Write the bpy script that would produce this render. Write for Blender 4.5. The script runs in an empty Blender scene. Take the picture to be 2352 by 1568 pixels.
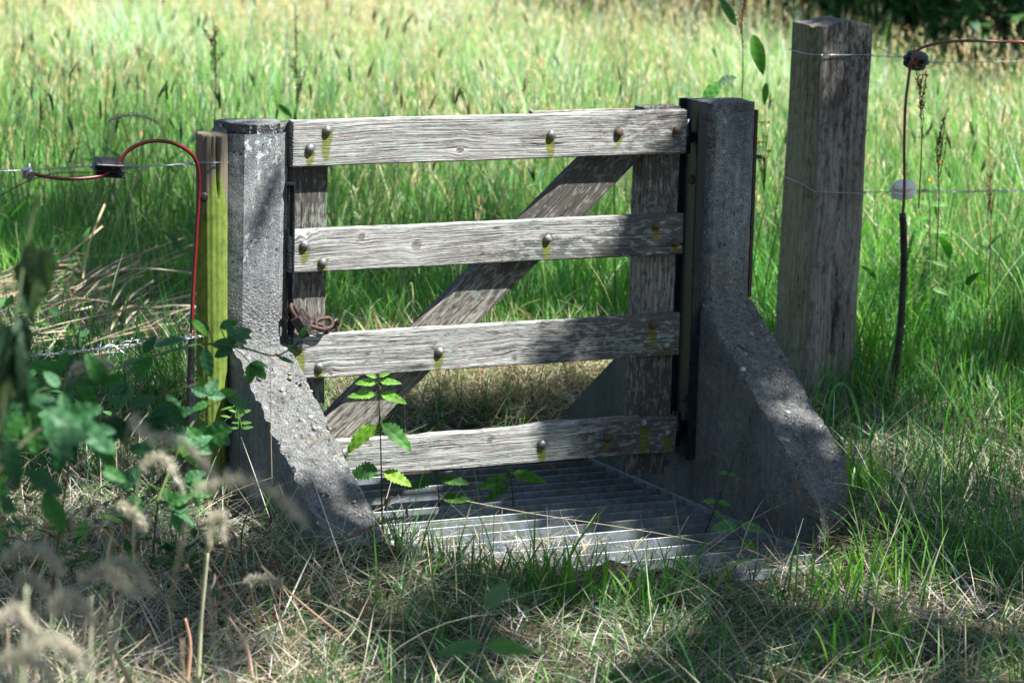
import bpy, bmesh, math, random
import numpy as np
from mathutils import Vector, Matrix, noise, Euler
PI = math.pi
random.seed(7)
rng = np.random.default_rng(11)
scn = bpy.context.scene
COL = scn.collection

# ------------------------------------------------------------ camera
FPX = 7852.3                                   # focal length in pixels of a 2352 px wide frame
CAM = np.array([-3.2479, -7.6533, 1.9525])
YAW, PITCH, ROLL = 0.4671, 0.1758, 0.0268
_rt = np.array([math.cos(YAW), -math.sin(YAW), 0.0]); _fw = np.array([math.sin(YAW), math.cos(YAW), 0.0])
_up = np.array([0, 0, 1.0])
AX_F = _fw*math.cos(PITCH) - _up*math.sin(PITCH)
_u = _up*math.cos(PITCH) + _fw*math.sin(PITCH)
AX_R = _rt*math.cos(ROLL) + _u*math.sin(ROLL)
AX_U = _u*math.cos(ROLL) - _rt*math.sin(ROLL)
cam_d = bpy.data.cameras.new('camera'); cam = bpy.data.objects.new('camera', cam_d); COL.objects.link(cam)
cam.matrix_world = Matrix(((AX_R[0], AX_U[0], -AX_F[0], CAM[0]), (AX_R[1], AX_U[1], -AX_F[1], CAM[1]),
                           (AX_R[2], AX_U[2], -AX_F[2], CAM[2]), (0, 0, 0, 1)))
cam_d.sensor_width = 36; cam_d.lens = FPX/2352*36; cam_d.clip_end = 1000; cam_d.clip_start = .05
cam_d.dof.use_dof = True; cam_d.dof.focus_distance = 8.45; cam_d.dof.aperture_fstop = 5.2
cam_d.dof.aperture_blades = 7
scn.camera = cam

# ------------------------------------------------------------ light
SUN_EL, SUN_AZ = math.radians(58), math.radians(40)      # azimuth to the right of the gate's normal
S = Vector((math.sin(SUN_AZ)*math.cos(SUN_EL), -math.cos(SUN_AZ)*math.cos(SUN_EL), math.sin(SUN_EL)))
w = bpy.data.worlds.new('World'); scn.world = w; w.use_nodes = True
nt = w.node_tree; bg = nt.nodes['Background']; sky = nt.nodes.new('ShaderNodeTexSky')
sky.sky_type = 'NISHITA'; sky.sun_disc = False; sky.sun_elevation = SUN_EL
sky.sun_rotation = math.atan2(S.x, S.y); nt.links.new(sky.outputs[0], bg.inputs[0]); bg.inputs[1].default_value = .058
sl = bpy.data.lights.new('sun', 'SUN'); sl.energy = 5.0; sl.angle = math.radians(.53); sl.color = (1, .975, .94)
so = bpy.data.objects.new('sun', sl); COL.objects.link(so); so.rotation_euler = S.to_track_quat('Z', 'Y').to_euler()
so.location = (5, -6, 12)
scn.view_settings.view_transform = 'Standard'; scn.view_settings.look = 'None'
scn.view_settings.exposure = 1.68; scn.view_settings.gamma = 1
scn.view_settings.use_curve_mapping = False
scn.cycles.max_bounces = 6; scn.cycles.transparent_max_bounces = 4; scn.cycles.transmission_bounces = 4
scn.cycles.use_denoising = True

# ------------------------------------------------------------ helpers
def ray(px, py):
    return AX_F*FPX + AX_R*(px-1176) + AX_U*(784-py)
def at(px, py, ax, val):            # the point of a plane seen at a place of the photograph (2352 px wide)
    d = ray(px, py); i = 'xyz'.index(ax); return CAM + d*((val-CAM[i])/d[i])
def far(px, py, dist):
    d = ray(px, py); return CAM + d/np.linalg.norm(d)*dist
def proj(P):
    d = P-CAM; k = d@AX_F
    return 1176+FPX*(d@AX_R)/k, 784-FPX*(d@AX_U)/k, k

def tag(o, label=None, cat=None, group=None, kind=None):
    if label: o['label'] = label
    if cat: o['category'] = cat
    if group: o['group'] = group
    if kind or cat: o['kind'] = kind or 'thing'
    return o
def empty(name, loc=(0, 0, 0)):
    o = bpy.data.objects.new(name, None); o.empty_display_size = .05; COL.objects.link(o); o.location = Vector(loc); return o
def link(name, me, mat=None, parent=None):
    o = bpy.data.objects.new(name, me); COL.objects.link(o)
    if mat is not None:
        for m in (mat if isinstance(mat, (list, tuple)) else [mat]): me.materials.append(m)
    if parent is not None:
        o.parent = parent; o.matrix_parent_inverse = Matrix.Translation(-world_loc(parent))
    return o
def world_loc(o): return Vector((0, 0, 0)) if o.parent else Vector(o.location)
def mesh_np(name, V, F, col=None, mat=None, parent=None, smooth=False, attrs=None):
    V = np.asarray(V, dtype=np.float32).reshape(-1, 3); F = np.asarray(F, dtype=np.int32)
    k = F.shape[1]; me = bpy.data.meshes.new(name)
    me.vertices.add(len(V)); me.vertices.foreach_set('co', V.ravel())
    me.loops.add(F.size); me.loops.foreach_set('vertex_index', F.ravel())
    me.polygons.add(len(F)); me.polygons.foreach_set('loop_start', np.arange(0, F.size, k, dtype=np.int32))
    me.polygons.foreach_set('loop_total', np.full(len(F), k, dtype=np.int32))
    me.polygons.foreach_set('use_smooth', np.full(len(F), smooth))
    if col is not None:
        a = me.color_attributes.new('Col', 'FLOAT_COLOR', 'POINT')
        c = np.ones((len(V), 4), dtype=np.float32); c[:, :3] = np.asarray(col).reshape(-1, 3); a.data.foreach_set('color', c.ravel())
    for n_, arr in (attrs or {}).items():
        arr = np.asarray(arr, dtype=np.float32)
        if arr.ndim == 1: me.attributes.new(n_, 'FLOAT', 'POINT').data.foreach_set('value', arr)
        else: me.attributes.new(n_, 'FLOAT_VECTOR', 'POINT').data.foreach_set('vector', arr.ravel())
    me.update(); me.validate()
    return link(name, me, mat, parent)
class Mix:                                   # collects quad meshes
    def __init__(s): s.V = []; s.F = []; s.C = []; s.n = 0
    def add(s, V, F, C=None):
        V = np.asarray(V, dtype=np.float64).reshape(-1, 3); F = np.asarray(F, dtype=np.int64)
        s.V.append(V); s.F.append(F+s.n); s.n += len(V)
        if C is None: C = (1, 1, 1)
        C = np.asarray(C, dtype=np.float64)
        s.C.append(np.broadcast_to(C, (len(V), 3)) if C.ndim == 1 else C.reshape(-1, 3))
    def build(s, name, mat, parent=None, smooth=False):
        return mesh_np(name, np.concatenate(s.V), np.concatenate(s.F), np.concatenate(s.C), mat, parent, smooth)

def tube(pts, rad, n=8, cap=True):
    P = np.asarray(pts, dtype=float); m = len(P); R = np.broadcast_to(np.asarray(rad, float), (m,)) if np.ndim(rad) else np.full(m, rad)
    T = np.gradient(P, axis=0); T /= np.linalg.norm(T, axis=1)[:, None]+1e-12
    ref = np.array([0, 0, 1.0]) if abs(T[0, 2]) < .9 else np.array([1.0, 0, 0])
    V = []; a = np.linspace(0, 2*PI, n, endpoint=False)
    A = np.cross(T[0], ref); A /= np.linalg.norm(A)
    for i in range(m):
        A = A - T[i]*(A@T[i]); A /= np.linalg.norm(A); B = np.cross(T[i], A)
        V.append(P[i]+R[i]*(np.cos(a)[:, None]*A+np.sin(a)[:, None]*B))
    V = np.concatenate(V); F = []
    for i in range(m-1):
        for j in range(n):
            k = (j+1) % n; F.append((i*n+j, i*n+k, (i+1)*n+k, (i+1)*n+j))
    if cap:
        c0 = len(V); V = np.concatenate([V, P[:1], P[-1:]])
        for j in range(n):
            k = (j+1) % n; F.append((c0, k, j, c0)) if False else None
        for j in range(0, n, 2):
            k = (j+1) % n; l = (j+2) % n
            F.append((c0, l, k, j)); F.append((c0+1, (m-1)*n+j, (m-1)*n+k, (m-1)*n+l))
    return V, np.array(F)
def smooth_pts(pts, n=8):                       # Catmull-Rom through the points
    P = np.asarray(pts, float); Q = np.concatenate([2*P[:1]-P[1:2], P, 2*P[-1:]-P[-2:-1]]); out = []
    for i in range(1, len(Q)-2):
        for t in np.linspace(0, 1, n, endpoint=False):
            a, b, c, d = Q[i-1], Q[i], Q[i+1], Q[i+2]
            out.append(.5*((2*b)+(-a+c)*t+(2*a-5*b+4*c-d)*t*t+(-a+3*b-3*c+d)*t**3))
    out.append(P[-1]); return np.array(out)
def box(x0, x1, y0, y1, z0, z1):
    V = [(x, y, z) for z in (z0, z1) for y in (y0, y1) for x in (x0, x1)]
    return np.array(V, float), np.array([(0, 2, 3, 1), (4, 5, 7, 6), (0, 1, 5, 4), (2, 6, 7, 3), (0, 4, 6, 2), (1, 3, 7, 5)])
def bevel_box(name, dims, mat, parent=None, loc=(0, 0, 0), rot=(0, 0, 0), bev=.002, seg=2):
    bm = bmesh.new(); bmesh.ops.create_cube(bm, size=1)
    for v in bm.verts: v.co = Vector((v.co.x*dims[0], v.co.y*dims[1], v.co.z*dims[2]))
    bmesh.ops.bevel(bm, geom=bm.edges[:], offset=bev, segments=seg, affect='EDGES', profile=.6)
    M = Matrix.Translation(Vector(loc)) @ (rot if isinstance(rot, Matrix) else Euler(rot).to_matrix().to_4x4())
    bm.transform(M); me = bpy.data.meshes.new(name); bm.to_mesh(me); bm.free()
    return link(name, me, mat, parent)

def blades(P, H, W, az, th0, kap, c0, c1, K=4, tw=None, prof=None, ret=False):
    N = len(P); H = np.broadcast_to(H, N); W = np.broadcast_to(W, N)
    prof = prof or [.6, 1, .9, .6, .06] if K == 4 else (prof or list(1-np.linspace(0, 1, K+1)**2*.95))
    d = np.stack([np.cos(az), np.sin(az), 0*az], 1); tw = rng.uniform(-1.2, 1.2, N) if tw is None else tw
    sd = np.stack([-np.sin(az+tw), np.cos(az+tw), 0*az], 1)
    V = np.empty((N, K+1, 2, 3)); pos = P.astype(float).copy(); path = [pos.copy()]
    for k in range(K+1):
        hw = (W*prof[k]*.5)[:, None]*sd
        V[:, k, 0] = pos-hw; V[:, k, 1] = pos+hw
        th = th0+kap*((k+.5)/K)
        pos = pos+(H/K)[:, None]*(np.sin(th)[:, None]*d+np.cos(th)[:, None]*np.array([0, 0, 1.]))
        path.append(pos.copy())
    i = (np.arange(N)*(K+1)*2)[:, None]; k = (np.arange(K)*2)[None]
    a = i+k; F = np.stack([a, a+1, a+3, a+2], -1).reshape(-1, 4)
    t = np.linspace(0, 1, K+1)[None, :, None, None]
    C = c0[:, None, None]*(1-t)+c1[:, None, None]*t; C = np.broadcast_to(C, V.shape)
    if ret: return V.reshape(-1, 3), F, C.reshape(-1, 3), np.stack(path[:K+1], 1)
    return V.reshape(-1, 3), F, C.reshape(-1, 3)
def pick(cols, wts, n, var=.25):
    c = np.array(cols, float)[rng.choice(len(cols), n, p=np.array(wts)/np.sum(wts))]
    return np.clip(c*rng.uniform(1-var, 1+var, (n, 1))*rng.uniform(.92, 1.08, (n, 3)), 0, 1)

# ------------------------------------------------------------ materials
def newmat(name):
    m = bpy.data.materials.new(name); m.use_nodes = True; t = m.node_tree
    return m, t, t.nodes['Principled BSDF']
def nd(t, typ, **kw):
    n = t.nodes.new('ShaderNode'+typ)
    for k, v in kw.items():
        if k.startswith('i_'): n.inputs[int(k[2:]) if k[2:].isdigit() else k[2:]].default_value = v
        else: setattr(n, k, v)
    return n
def ramp(t, src, stops):
    r = t.nodes.new('ShaderNodeValToRGB'); e = r.color_ramp.elements
    while len(e) < len(stops): e.new(.5)
    for el, (p, c) in zip(e, stops): el.position = p; el.color = (*c, 1) if len(c) == 3 else c
    t.links.new(src, r.inputs[0]); return r.outputs[0]
def g3(v): return (v, v, v)
def mixc(t, fac, a, b, mode='MIX'):
    n = t.nodes.new('ShaderNodeMix'); n.data_type = 'RGBA'; n.blend_type = mode
    for i, v in ((0, fac), (6, a), (7, b)):
        if isinstance(v, (int, float)): n.inputs[i].default_value = v
        elif isinstance(v, tuple): n.inputs[i].default_value = (*v, 1)
        else: t.links.new(v, n.inputs[i])
    return n.outputs[2]
def math_(t, op, a, b=None, clamp=False):
    n = t.nodes.new('ShaderNodeMath'); n.operation = op; n.use_clamp = clamp
    for i, v in ((0, a), (1, b)):
        if v is None: continue
        if isinstance(v, (int, float)): n.inputs[i].default_value = v
        else: t.links.new(v, n.inputs[i])
    return n.outputs[0]
def vmul(t, src, vec):
    n = t.nodes.new('ShaderNodeVectorMath'); n.operation = 'MULTIPLY'; t.links.new(src, n.inputs[0]); n.inputs[1].default_value = vec
    return n.outputs[0]
def noise_t(t, vec, scale, detail=3, rough=.55, dist=0):
    n = nd(t, 'TexNoise'); n.inputs['Scale'].default_value = scale; n.inputs['Detail'].default_value = detail
    n.inputs['Roughness'].default_value = rough; n.inputs['Distortion'].default_value = dist
    t.links.new(vec, n.inputs['Vector']); return n.outputs['Fac']
def bump(t, b, h, strength, dist, prev=None):
    n = nd(t, 'Bump'); n.inputs['Strength'].default_value = strength; n.inputs['Distance'].default_value = dist
    t.links.new(h, n.inputs['Height'])
    if prev is not None: t.links.new(prev, n.inputs['Normal'])
    return n.outputs[0]

def leafy(name, trans=.4, rough=.5, spec=.4):
    m, t, b = newmat(name); a = nd(t, 'Attribute', attribute_name='Col')
    b.inputs['Roughness'].default_value = rough; b.inputs['Specular IOR Level'].default_value = spec
    t.links.new(a.outputs['Color'], b.inputs['Base Color'])
    tr = nd(t, 'BsdfTranslucent'); mx = nd(t, 'MixShader'); mx.inputs[0].default_value = trans
    hs = nd(t, 'HueSaturation'); hs.inputs['Saturation'].default_value = 1.15; hs.inputs['Value'].default_value = 1.3
    t.links.new(a.outputs['Color'], hs.inputs['Color']); t.links.new(hs.outputs[0], tr.inputs[0])
    t.links.new(b.outputs[0], mx.inputs[1]); t.links.new(tr.outputs[0], mx.inputs[2])
    t.links.new(mx.outputs[0], t.nodes['Material Output'].inputs[0]); return m
M_GRASS = leafy('grass_blades', .5, .45, .5)
M_DRY = leafy('dry_grass', .38, .7, .25)
M_LEAF = leafy('plant_leaf', .35, .55, .3)

def wood(name, light, dark, gs=150, contrast=1.0, dirt=.35, lich=.5, bumps=.8, tint=(.15, .142, .128)):
    m, t, b = newmat(name); gc = nd(t, 'Attribute', attribute_name='gc').outputs['Vector']
    fine = noise_t(t, vmul(t, gc, (4.5, gs, gs*.5)), 1, 4, .66)
    ridg = ramp(t, fine, [(.38, g3(0)), (.46, g3(.5)), (.56, g3(1))])
    fib = noise_t(t, vmul(t, gc, (55, gs*4, gs)), 1, 2, .6)
    col = mixc(t, ridg, dark, light)
    col = mixc(t, math_(t, 'MULTIPLY', fib, .5), col, tint)
    big = noise_t(t, vmul(t, gc, (5, 22, 9)), 1, 5, .68)
    pat = ramp(t, big, [(.5-.0, g3(0)), (.62, g3(1))])
    dk = nd(t, 'Attribute', attribute_name='dark').outputs['Fac']
    dn = noise_t(t, vmul(t, gc, (28, 70, 40)), 1, 5, .7)
    dm = ramp(t, math_(t, 'ADD', dn, math_(t, 'MULTIPLY', dk, .42)), [(.6, g3(0)), (.72, g3(1))])
    col = mixc(t, math_(t, 'MULTIPLY', pat, dirt), col, tuple(c*.42 for c in light))
    col = mixc(t, math_(t, 'MULTIPLY', dm, .85), col, tuple(c*.16 for c in light))
    l1 = noise_t(t, vmul(t, gc, (38, 85, 60)), 1, 3, .5)
    l2 = noise_t(t, vmul(t, gc, (6, 12, 8)), 1, 2, .5)
    lm = ramp(t, math_(t, 'ADD', l1, math_(t, 'MULTIPLY', l2, .5)), [(.82, g3(0)), (.86, g3(1))])
    col = mixc(t, math_(t, 'MULTIPLY', lm, lich), col, (.27, .33, .29))
    cn = noise_t(t, vmul(t, gc, (1.1, 38, 20)), 1, 3, .55); cz = noise_t(t, vmul(t, gc, (3.5, 9, 5)), 1, 2, .5)
    crack = math_(t, 'MULTIPLY', math_(t, 'LESS_THAN', math_(t, 'ABSOLUTE', math_(t, 'SUBTRACT', cn, .5)), .007), ramp(t, cz, [(.5, g3(0)), (.56, g3(1))]))
    col = mixc(t, math_(t, 'MULTIPLY', crack, .85), col, (.02, .018, .015))
    mo = nd(t, 'Attribute', attribute_name='moss').outputs['Fac']
    mn = noise_t(t, vmul(t, gc, (260, 260, 260)), 1, 3, .6)
    mm = ramp(t, math_(t, 'MULTIPLY', mo, math_(t, 'ADD', math_(t, 'MULTIPLY', math_(t, 'SUBTRACT', mn, .5), 1.8), 1.15)), [(.12, g3(0)), (.45, g3(1))])
    col = mixc(t, math_(t, 'MULTIPLY', mm, .85), col, mixc(t, mn, (.04, .05, .012), (.25, .28, .02)))
    kn = nd(t, 'Attribute', attribute_name='knot').outputs['Fac']
    col = mixc(t, math_(t, 'MULTIPLY', kn, math_(t, 'ADD', fine, .1), True), col, (.15, .105, .07))
    t.links.new(col, b.inputs['Base Color']); b.inputs['Roughness'].default_value = .85; b.inputs['Specular IOR Level'].default_value = .25
    h = math_(t, 'SUBTRACT', math_(t, 'ADD', ridg, math_(t, 'MULTIPLY', fib, .4)), math_(t, 'ADD', math_(t, 'MULTIPLY', kn, .8), math_(t, 'MULTIPLY', crack, 1.5)))
    t.links.new(bump(t, b, h, bumps, .0022), b.inputs['Normal']); return m
M_RAIL = wood('weathered_rail_wood', (.49, .48, .455), (.052, .048, .043), 290, dirt=.62, lich=.7, bumps=1.0)
M_STILE = wood('weathered_shade_darkened_wood', (.31, .28, .235), (.05, .046, .043), 240, dirt=.7, lich=.35)  # weathered, and darker than the rails: their shade is put into its colour
M_POST = wood('weathered_oak_post', (.29, .255, .22), (.085, .073, .064), 190, dirt=.65, lich=.4, bumps=.6)

def greenpost():
    m, t, b = newmat('algae_covered_post'); g = nd(t, 'Attribute', attribute_name='gc').outputs['Vector']
    f = noise_t(t, vmul(t, g, (5, 90, 90)), 1, 4, .6); base = mixc(t, f, (.05, .042, .028), (.21, .18, .12))
    al = nd(t, 'Attribute', attribute_name='moss').outputs['Fac']
    n = noise_t(t, vmul(t, g, (9, 24, 24)), 1, 6, .7)
    mm = ramp(t, math_(t, 'MULTIPLY', al, math_(t, 'ADD', n, .5)), [(.3, g3(0)), (.62, g3(1))])
    n2 = noise_t(t, vmul(t, g, (26, 40, 40)), 1, 5, .7)
    alg = ramp(t, n2, [(.3, (.045, .075, .012)), (.5, (.095, .145, .014)), (.72, (.16, .21, .03))])
    col = mixc(t, mm, base, alg); t.links.new(col, b.inputs['Base Color']); b.inputs['Roughness'].default_value = .95
    n3 = noise_t(t, vmul(t, g, (200, 200, 200)), 1, 3, .6)
    t.links.new(bump(t, b, math_(t, 'ADD', f, math_(t, 'MULTIPLY', n3, .5)), .6, .002), b.inputs['Normal']); return m
M_GREEN = greenpost()

def concrete():
    m, t, b = newmat('rough_concrete'); tc = nd(t, 'TexCoord').outputs['Object']
    n1 = noise_t(t, tc, 9, 6, .65); n2 = noise_t(t, tc, 330, 3, .7); n3 = noise_t(t, tc, 60, 5, .7)
    col = ramp(t, n1, [(.3, (.105, .118, .125)), (.5, (.165, .18, .185)), (.7, (.25, .255, .245))])
    col = mixc(t, .85, col, ramp(t, n2, [(.33, g3(.2)), (.5, g3(1)), (.66, g3(2.2))]), 'MULTIPLY')
    col = mixc(t, .7, col, ramp(t, n3, [(.33, g3(.4)), (.6, g3(1.25))]), 'MULTIPLY')
    st_ = noise_t(t, vmul(t, tc, (38, 38, 2.5)), 1, 4, .6); col = mixc(t, .5, col, ramp(t, st_, [(.35, g3(.45)), (.6, g3(1.15))]), 'MULTIPLY')
    rg = nd(t, 'Attribute', attribute_name='rough').outputs['Fac']
    v = nd(t, 'TexVoronoi'); v.inputs['Scale'].default_value = 150; t.links.new(tc, v.inputs['Vector'])
    cell = nd(t, 'SeparateColor'); t.links.new(v.outputs['Color'], cell.inputs[0])
    agg = ramp(t, cell.outputs[0], [(0, (.04, .04, .04)), (.35, (.13, .13, .125)), (.8, (.22, .21, .19)), (1, (.30, .295, .28))])
    am = math_(t, 'MULTIPLY', rg, ramp(t, cell.outputs[1], [(.4, g3(0)), (.5, g3(.6))]))
    col = mixc(t, am, col, agg)
    v2 = nd(t, 'TexVoronoi'); v2.inputs['Scale'].default_value = 75; t.links.new(tc, v2.inputs['Vector'])
    c2 = nd(t, 'SeparateColor'); t.links.new(v2.outputs['Color'], c2.inputs[0])
    rad = math_(t, 'MULTIPLY', math_(t, 'SUBTRACT', c2.outputs[0], .5, True), .65)
    pit = math_(t, 'LESS_THAN', v2.outputs['Distance'], rad)
    pn = noise_t(t, tc, 5, 2, .5); pit = math_(t, 'MULTIPLY', pit, ramp(t, pn, [(.42, g3(0)), (.5, g3(1))]))
    col = mixc(t, math_(t, 'MULTIPLY', pit, .8), col, (.03, .03, .028))
    li = nd(t, 'Attribute', attribute_name='lichen').outputs['Fac']; ln = noise_t(t, tc, 62, 5, .6)
    lm = ramp(t, math_(t, 'ADD', ln, math_(t, 'MULTIPLY', li, .13)), [(.67, g3(0)), (.70, g3(1))])
    col = mixc(t, math_(t, 'MULTIPLY', lm, .8), col, (.43, .47, .43))
    o1 = noise_t(t, tc, 22, 4, .6); om = math_(t, 'MULTIPLY', ramp(t, o1, [(.6, g3(0)), (.7, g3(.3))]), rg)
    col = mixc(t, om, col, (.3, .21, .07))
    mo = nd(t, 'Attribute', attribute_name='moss').outputs['Fac']
    col = mixc(t, math_(t, 'MULTIPLY', mo, ramp(t, n3, [(.4, g3(0)), (.55, g3(1))])), col, (.07, .1, .012))
    side_dk = nd(t, 'Attribute', attribute_name='side_dark').outputs['Fac']
    col = mixc(t, math_(t, 'MULTIPLY', side_dk, .75), col, mixc(t, n1, (.035, .045, .04), (.1, .11, .095)))
    col = mixc(t, math_(t, 'MULTIPLY', rg, .35), col, (.085, .08, .068))
    t.links.new(col, b.inputs['Base Color']); b.inputs['Roughness'].default_value = .93; b.inputs['Specular IOR Level'].default_value = .2
    h = math_(t, 'SUBTRACT', math_(t, 'ADD', n2, math_(t, 'MULTIPLY', n3, 1.2)), math_(t, 'MULTIPLY', pit, 1.5))
    bn = bump(t, b, h, .75, .003)
    t.links.new(bump(t, b, math_(t, 'MULTIPLY', math_(t, 'SUBTRACT', 1, v.outputs['Distance']), rg), .8, .006, bn), b.inputs['Normal']); return m
M_CONC = concrete()

def simple(name, col, rough=.5, metal=0, nscale=60, var=.4, col2=None, bmp=.2, spec=.5):
    m, t, b = newmat(name); tc = nd(t, 'TexCoord').outputs['Object']; n = noise_t(t, tc, nscale, 5, .65)
    c = ramp(t, n, [(.32, tuple(x*(1-var) for x in col)), (.55, col), (.72, col2 or tuple(min(1, x*(1+var)) for x in col))])
    t.links.new(c, b.inputs['Base Color']); b.inputs['Metallic'].default_value = metal; b.inputs['Specular IOR Level'].default_value = spec
    t.links.new(ramp(t, n, [(.3, g3(max(0, rough-.15))), (.7, g3(min(1, rough+.15)))]), b.inputs['Roughness'])
    t.links.new(bump(t, b, n, bmp, .001), b.inputs['Normal']); return m
def galv():
    m, t, b = newmat('galvanised_steel'); tc = nd(t, 'TexCoord').outputs['Object']
    v = nd(t, 'TexVoronoi'); v.inputs['Scale'].default_value = 75; t.links.new(tc, v.inputs['Vector'])
    c = nd(t, 'SeparateColor'); t.links.new(v.outputs['Color'], c.inputs[0])
    col = ramp(t, c.outputs[0], [(0, (.17, .20, .235)), (1, (.30, .335, .37))])
    n = noise_t(t, tc, 12, 5, .65); col = mixc(t, ramp(t, n, [(.45, g3(0)), (.65, g3(.65))]), col, (.15, .17, .09))
    n2 = noise_t(t, tc, 90, 4, .7); col = mixc(t, ramp(t, n2, [(.6, g3(0)), (.75, g3(.6))]), col, (.12, .12, .1))
    t.links.new(col, b.inputs['Base Color']); b.inputs['Metallic'].default_value = .45; b.inputs['Roughness'].default_value = .5
    t.links.new(bump(t, b, n2, .2, .001), b.inputs['Normal']); return m
M_GALV = galv()
M_BOLT = simple('zinc_bolt', (.2, .2, .2), .45, .6, 160, .5, (.42, .4, .38), .5)
M_BOLTR = simple('rusty_bolt', (.085, .05, .04), .75, .3, 160, .5, (.2, .1, .07), .5)
M_BLACKST = simple('dark_painted_steel', (.012, .018, .026), .38, .2, 40, .4, (.03, .045, .06), .2)
M_RUST = simple('rusty_steel', (.065, .038, .033), .7, .35, 130, .5, (.15, .09, .075), .7)
M_DRUST = simple('dark_rusty_steel', (.03, .024, .023), .5, .4, 90, .5, (.12, .08, .07), .4)
M_WIRE = simple('steel_wire', (.33, .35, .38), .35, .8, 200, .2, None, .1)
M_BPLAS = simple('black_plastic', (.012, .012, .014), .3, 0, 50, .3, (.03, .03, .032), .1)
M_WPLAS = simple('white_plastic', (.72, .71, .6), .35, 0, 50, .08, (.78, .77, .68), .05)
M_REDC = simple('red_insulated_cable', (.10, .008, .010), .3, 0, 60, .2, (.14, .015, .015), .1)
M_BROWNC = simple('brown_insulated_cable', (.14, .035, .035), .3, 0, 60, .3, (.26, .08, .07), .1)
M_BARK = simple('bark', (.07, .055, .042), .9, 0, 25, .5, (.14, .11, .085), 1.0, .2)
M_TWIG = simple('dry_twig', (.16, .1, .07), .8, 0, 80, .4, (.3, .2, .14), .4, .2)
def colmat(name, rough=.7):
    m, t, b = newmat(name); a = nd(t, 'Attribute', attribute_name='Col'); tc = nd(t, 'TexCoord').outputs['Object']
    n = noise_t(t, tc, 90, 4, .6)
    t.links.new(mixc(t, .6, a.outputs['Color'], ramp(t, n, [(.3, g3(.6)), (.7, g3(1.3))]), 'MULTIPLY'), b.inputs['Base Color'])
    b.inputs['Roughness'].default_value = rough; t.links.new(bump(t, b, n, .3, .001), b.inputs['Normal']); return m
M_PEB = colmat('pebbles'); M_CABLE = colmat('two_tone_cable', .32)
def soil():
    m, t, b = newmat('soil_and_thatch'); tc = nd(t, 'TexCoord').outputs['Object']
    n = noise_t(t, tc, 45, 6, .7); n1 = noise_t(t, tc, 3, 4, .6)
    c = ramp(t, n, [(.3, (.02, .017, .012)), (.5, (.055, .045, .03)), (.7, (.14, .115, .075))])
    c2 = ramp(t, n, [(.3, (.02, .03, .01)), (.7, (.07, .11, .025))])
    fm = nd(t, 'Attribute', attribute_name='field').outputs['Fac']
    c = mixc(t, math_(t, 'MULTIPLY', fm, .8), c, c2)
    t.links.new(c, b.inputs['Base Color']); b.inputs['Roughness'].default_value = .95; b.inputs['Specular IOR Level'].default_value = .1
    t.links.new(bump(t, b, n, 1, .02), b.inputs['Normal']); return m
M_SOIL = soil()

# ------------------------------------------------------------ ground (one sheet, with the pit under the grid)
PIT = (-.02, 1.17, -.86, .62)
def grate_front(x): return np.maximum(-.16-(x-.10)*.80, -.84)
def gz(x, y):
    x = np.asarray(x, float); y = np.asarray(y, float)
    z = .012*np.sin(x*2.1+1)*np.cos(y*1.7)+.008*np.sin(x*5.3+y*4.1)-.02
    L = (x-CAM[0])*_rt[0]+(y-CAM[1])*_rt[1]; D = (x-CAM[0])*_fw[0]+(y-CAM[1])*_fw[1]
    z = z+.10*np.exp(-((x+.04)**2/.035+(y+.66)**2/.05))+.06*np.exp(-((x+.35)**2/.12+(y+.35)**2/.35))+.03*np.exp(-((x-1.55)**2/.06+(y+.3)**2/.3))+.07*np.exp(-((x-1.40)**2/.03+(y+.62)**2/.03))
    z = z+.05*np.clip((y-.75)/.5, 0, 1)+.05*np.exp(-((y-1.35)**2/.12+(x-.9)**2/.8))
    return z
def ground():
    xs = np.concatenate([[-80, -30, -12, -6, -4], np.arange(-3, PIT[0]-.03, .06), [PIT[0]-.001, PIT[0]], np.arange(.04, 1.13, .06), [PIT[1], PIT[1]+.001], np.arange(1.2, 5, .06), np.arange(5.5, 20, .8), [25, 40, 70, 120]])
    ys = np.concatenate([[-60, -25, -12, -8, -6], np.arange(-5, PIT[2]-.03, .06), [PIT[2]-.001, PIT[2]], np.arange(PIT[2]+.06, PIT[3]-.03, .06), [PIT[3], PIT[3]+.001], np.arange(.67, 5, .06), np.arange(5.4, 22, .8), [30, 45, 80, 140]])
    X, Y = np.meshgrid(xs, ys); Z = gz(X, Y)
    e = 1e-5
    ins = (X >= PIT[0]-e) & (X <= PIT[1]+e) & (Y >= PIT[2]-e) & (Y <= PIT[3]+e) & (Y > grate_front(X)-.07)
    Z = np.where((X > -.05) & (X < 1.13) & (Y <= grate_front(X)-.07), np.maximum(Z, -.012), Z)
    Z = np.where(ins, -.55, Z)
    n = rng.normal(0, .006, Z.shape); Z = Z+np.where(ins, 0, n)
    nx, ny = len(xs), len(ys); i = np.arange(ny-1)[:, None]*nx+np.arange(nx-1)[None]; i = i.ravel()
    F = np.stack([i, i+1, i+nx+1, i+nx], 1); V = np.stack([X, Y, Z], -1).reshape(-1, 3)
    D = (V[:, 0]-CAM[0])*_fw[0]+(V[:, 1]-CAM[1])*_fw[1]
    o = mesh_np('ground', V, F, None, M_SOIL, None, True, {'field': np.clip((D-10)/1.5, 0, 1)})
    tag(o, 'brown soil and thatch under the grass around the gate', 'ground', kind='structure')
ground()

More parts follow.
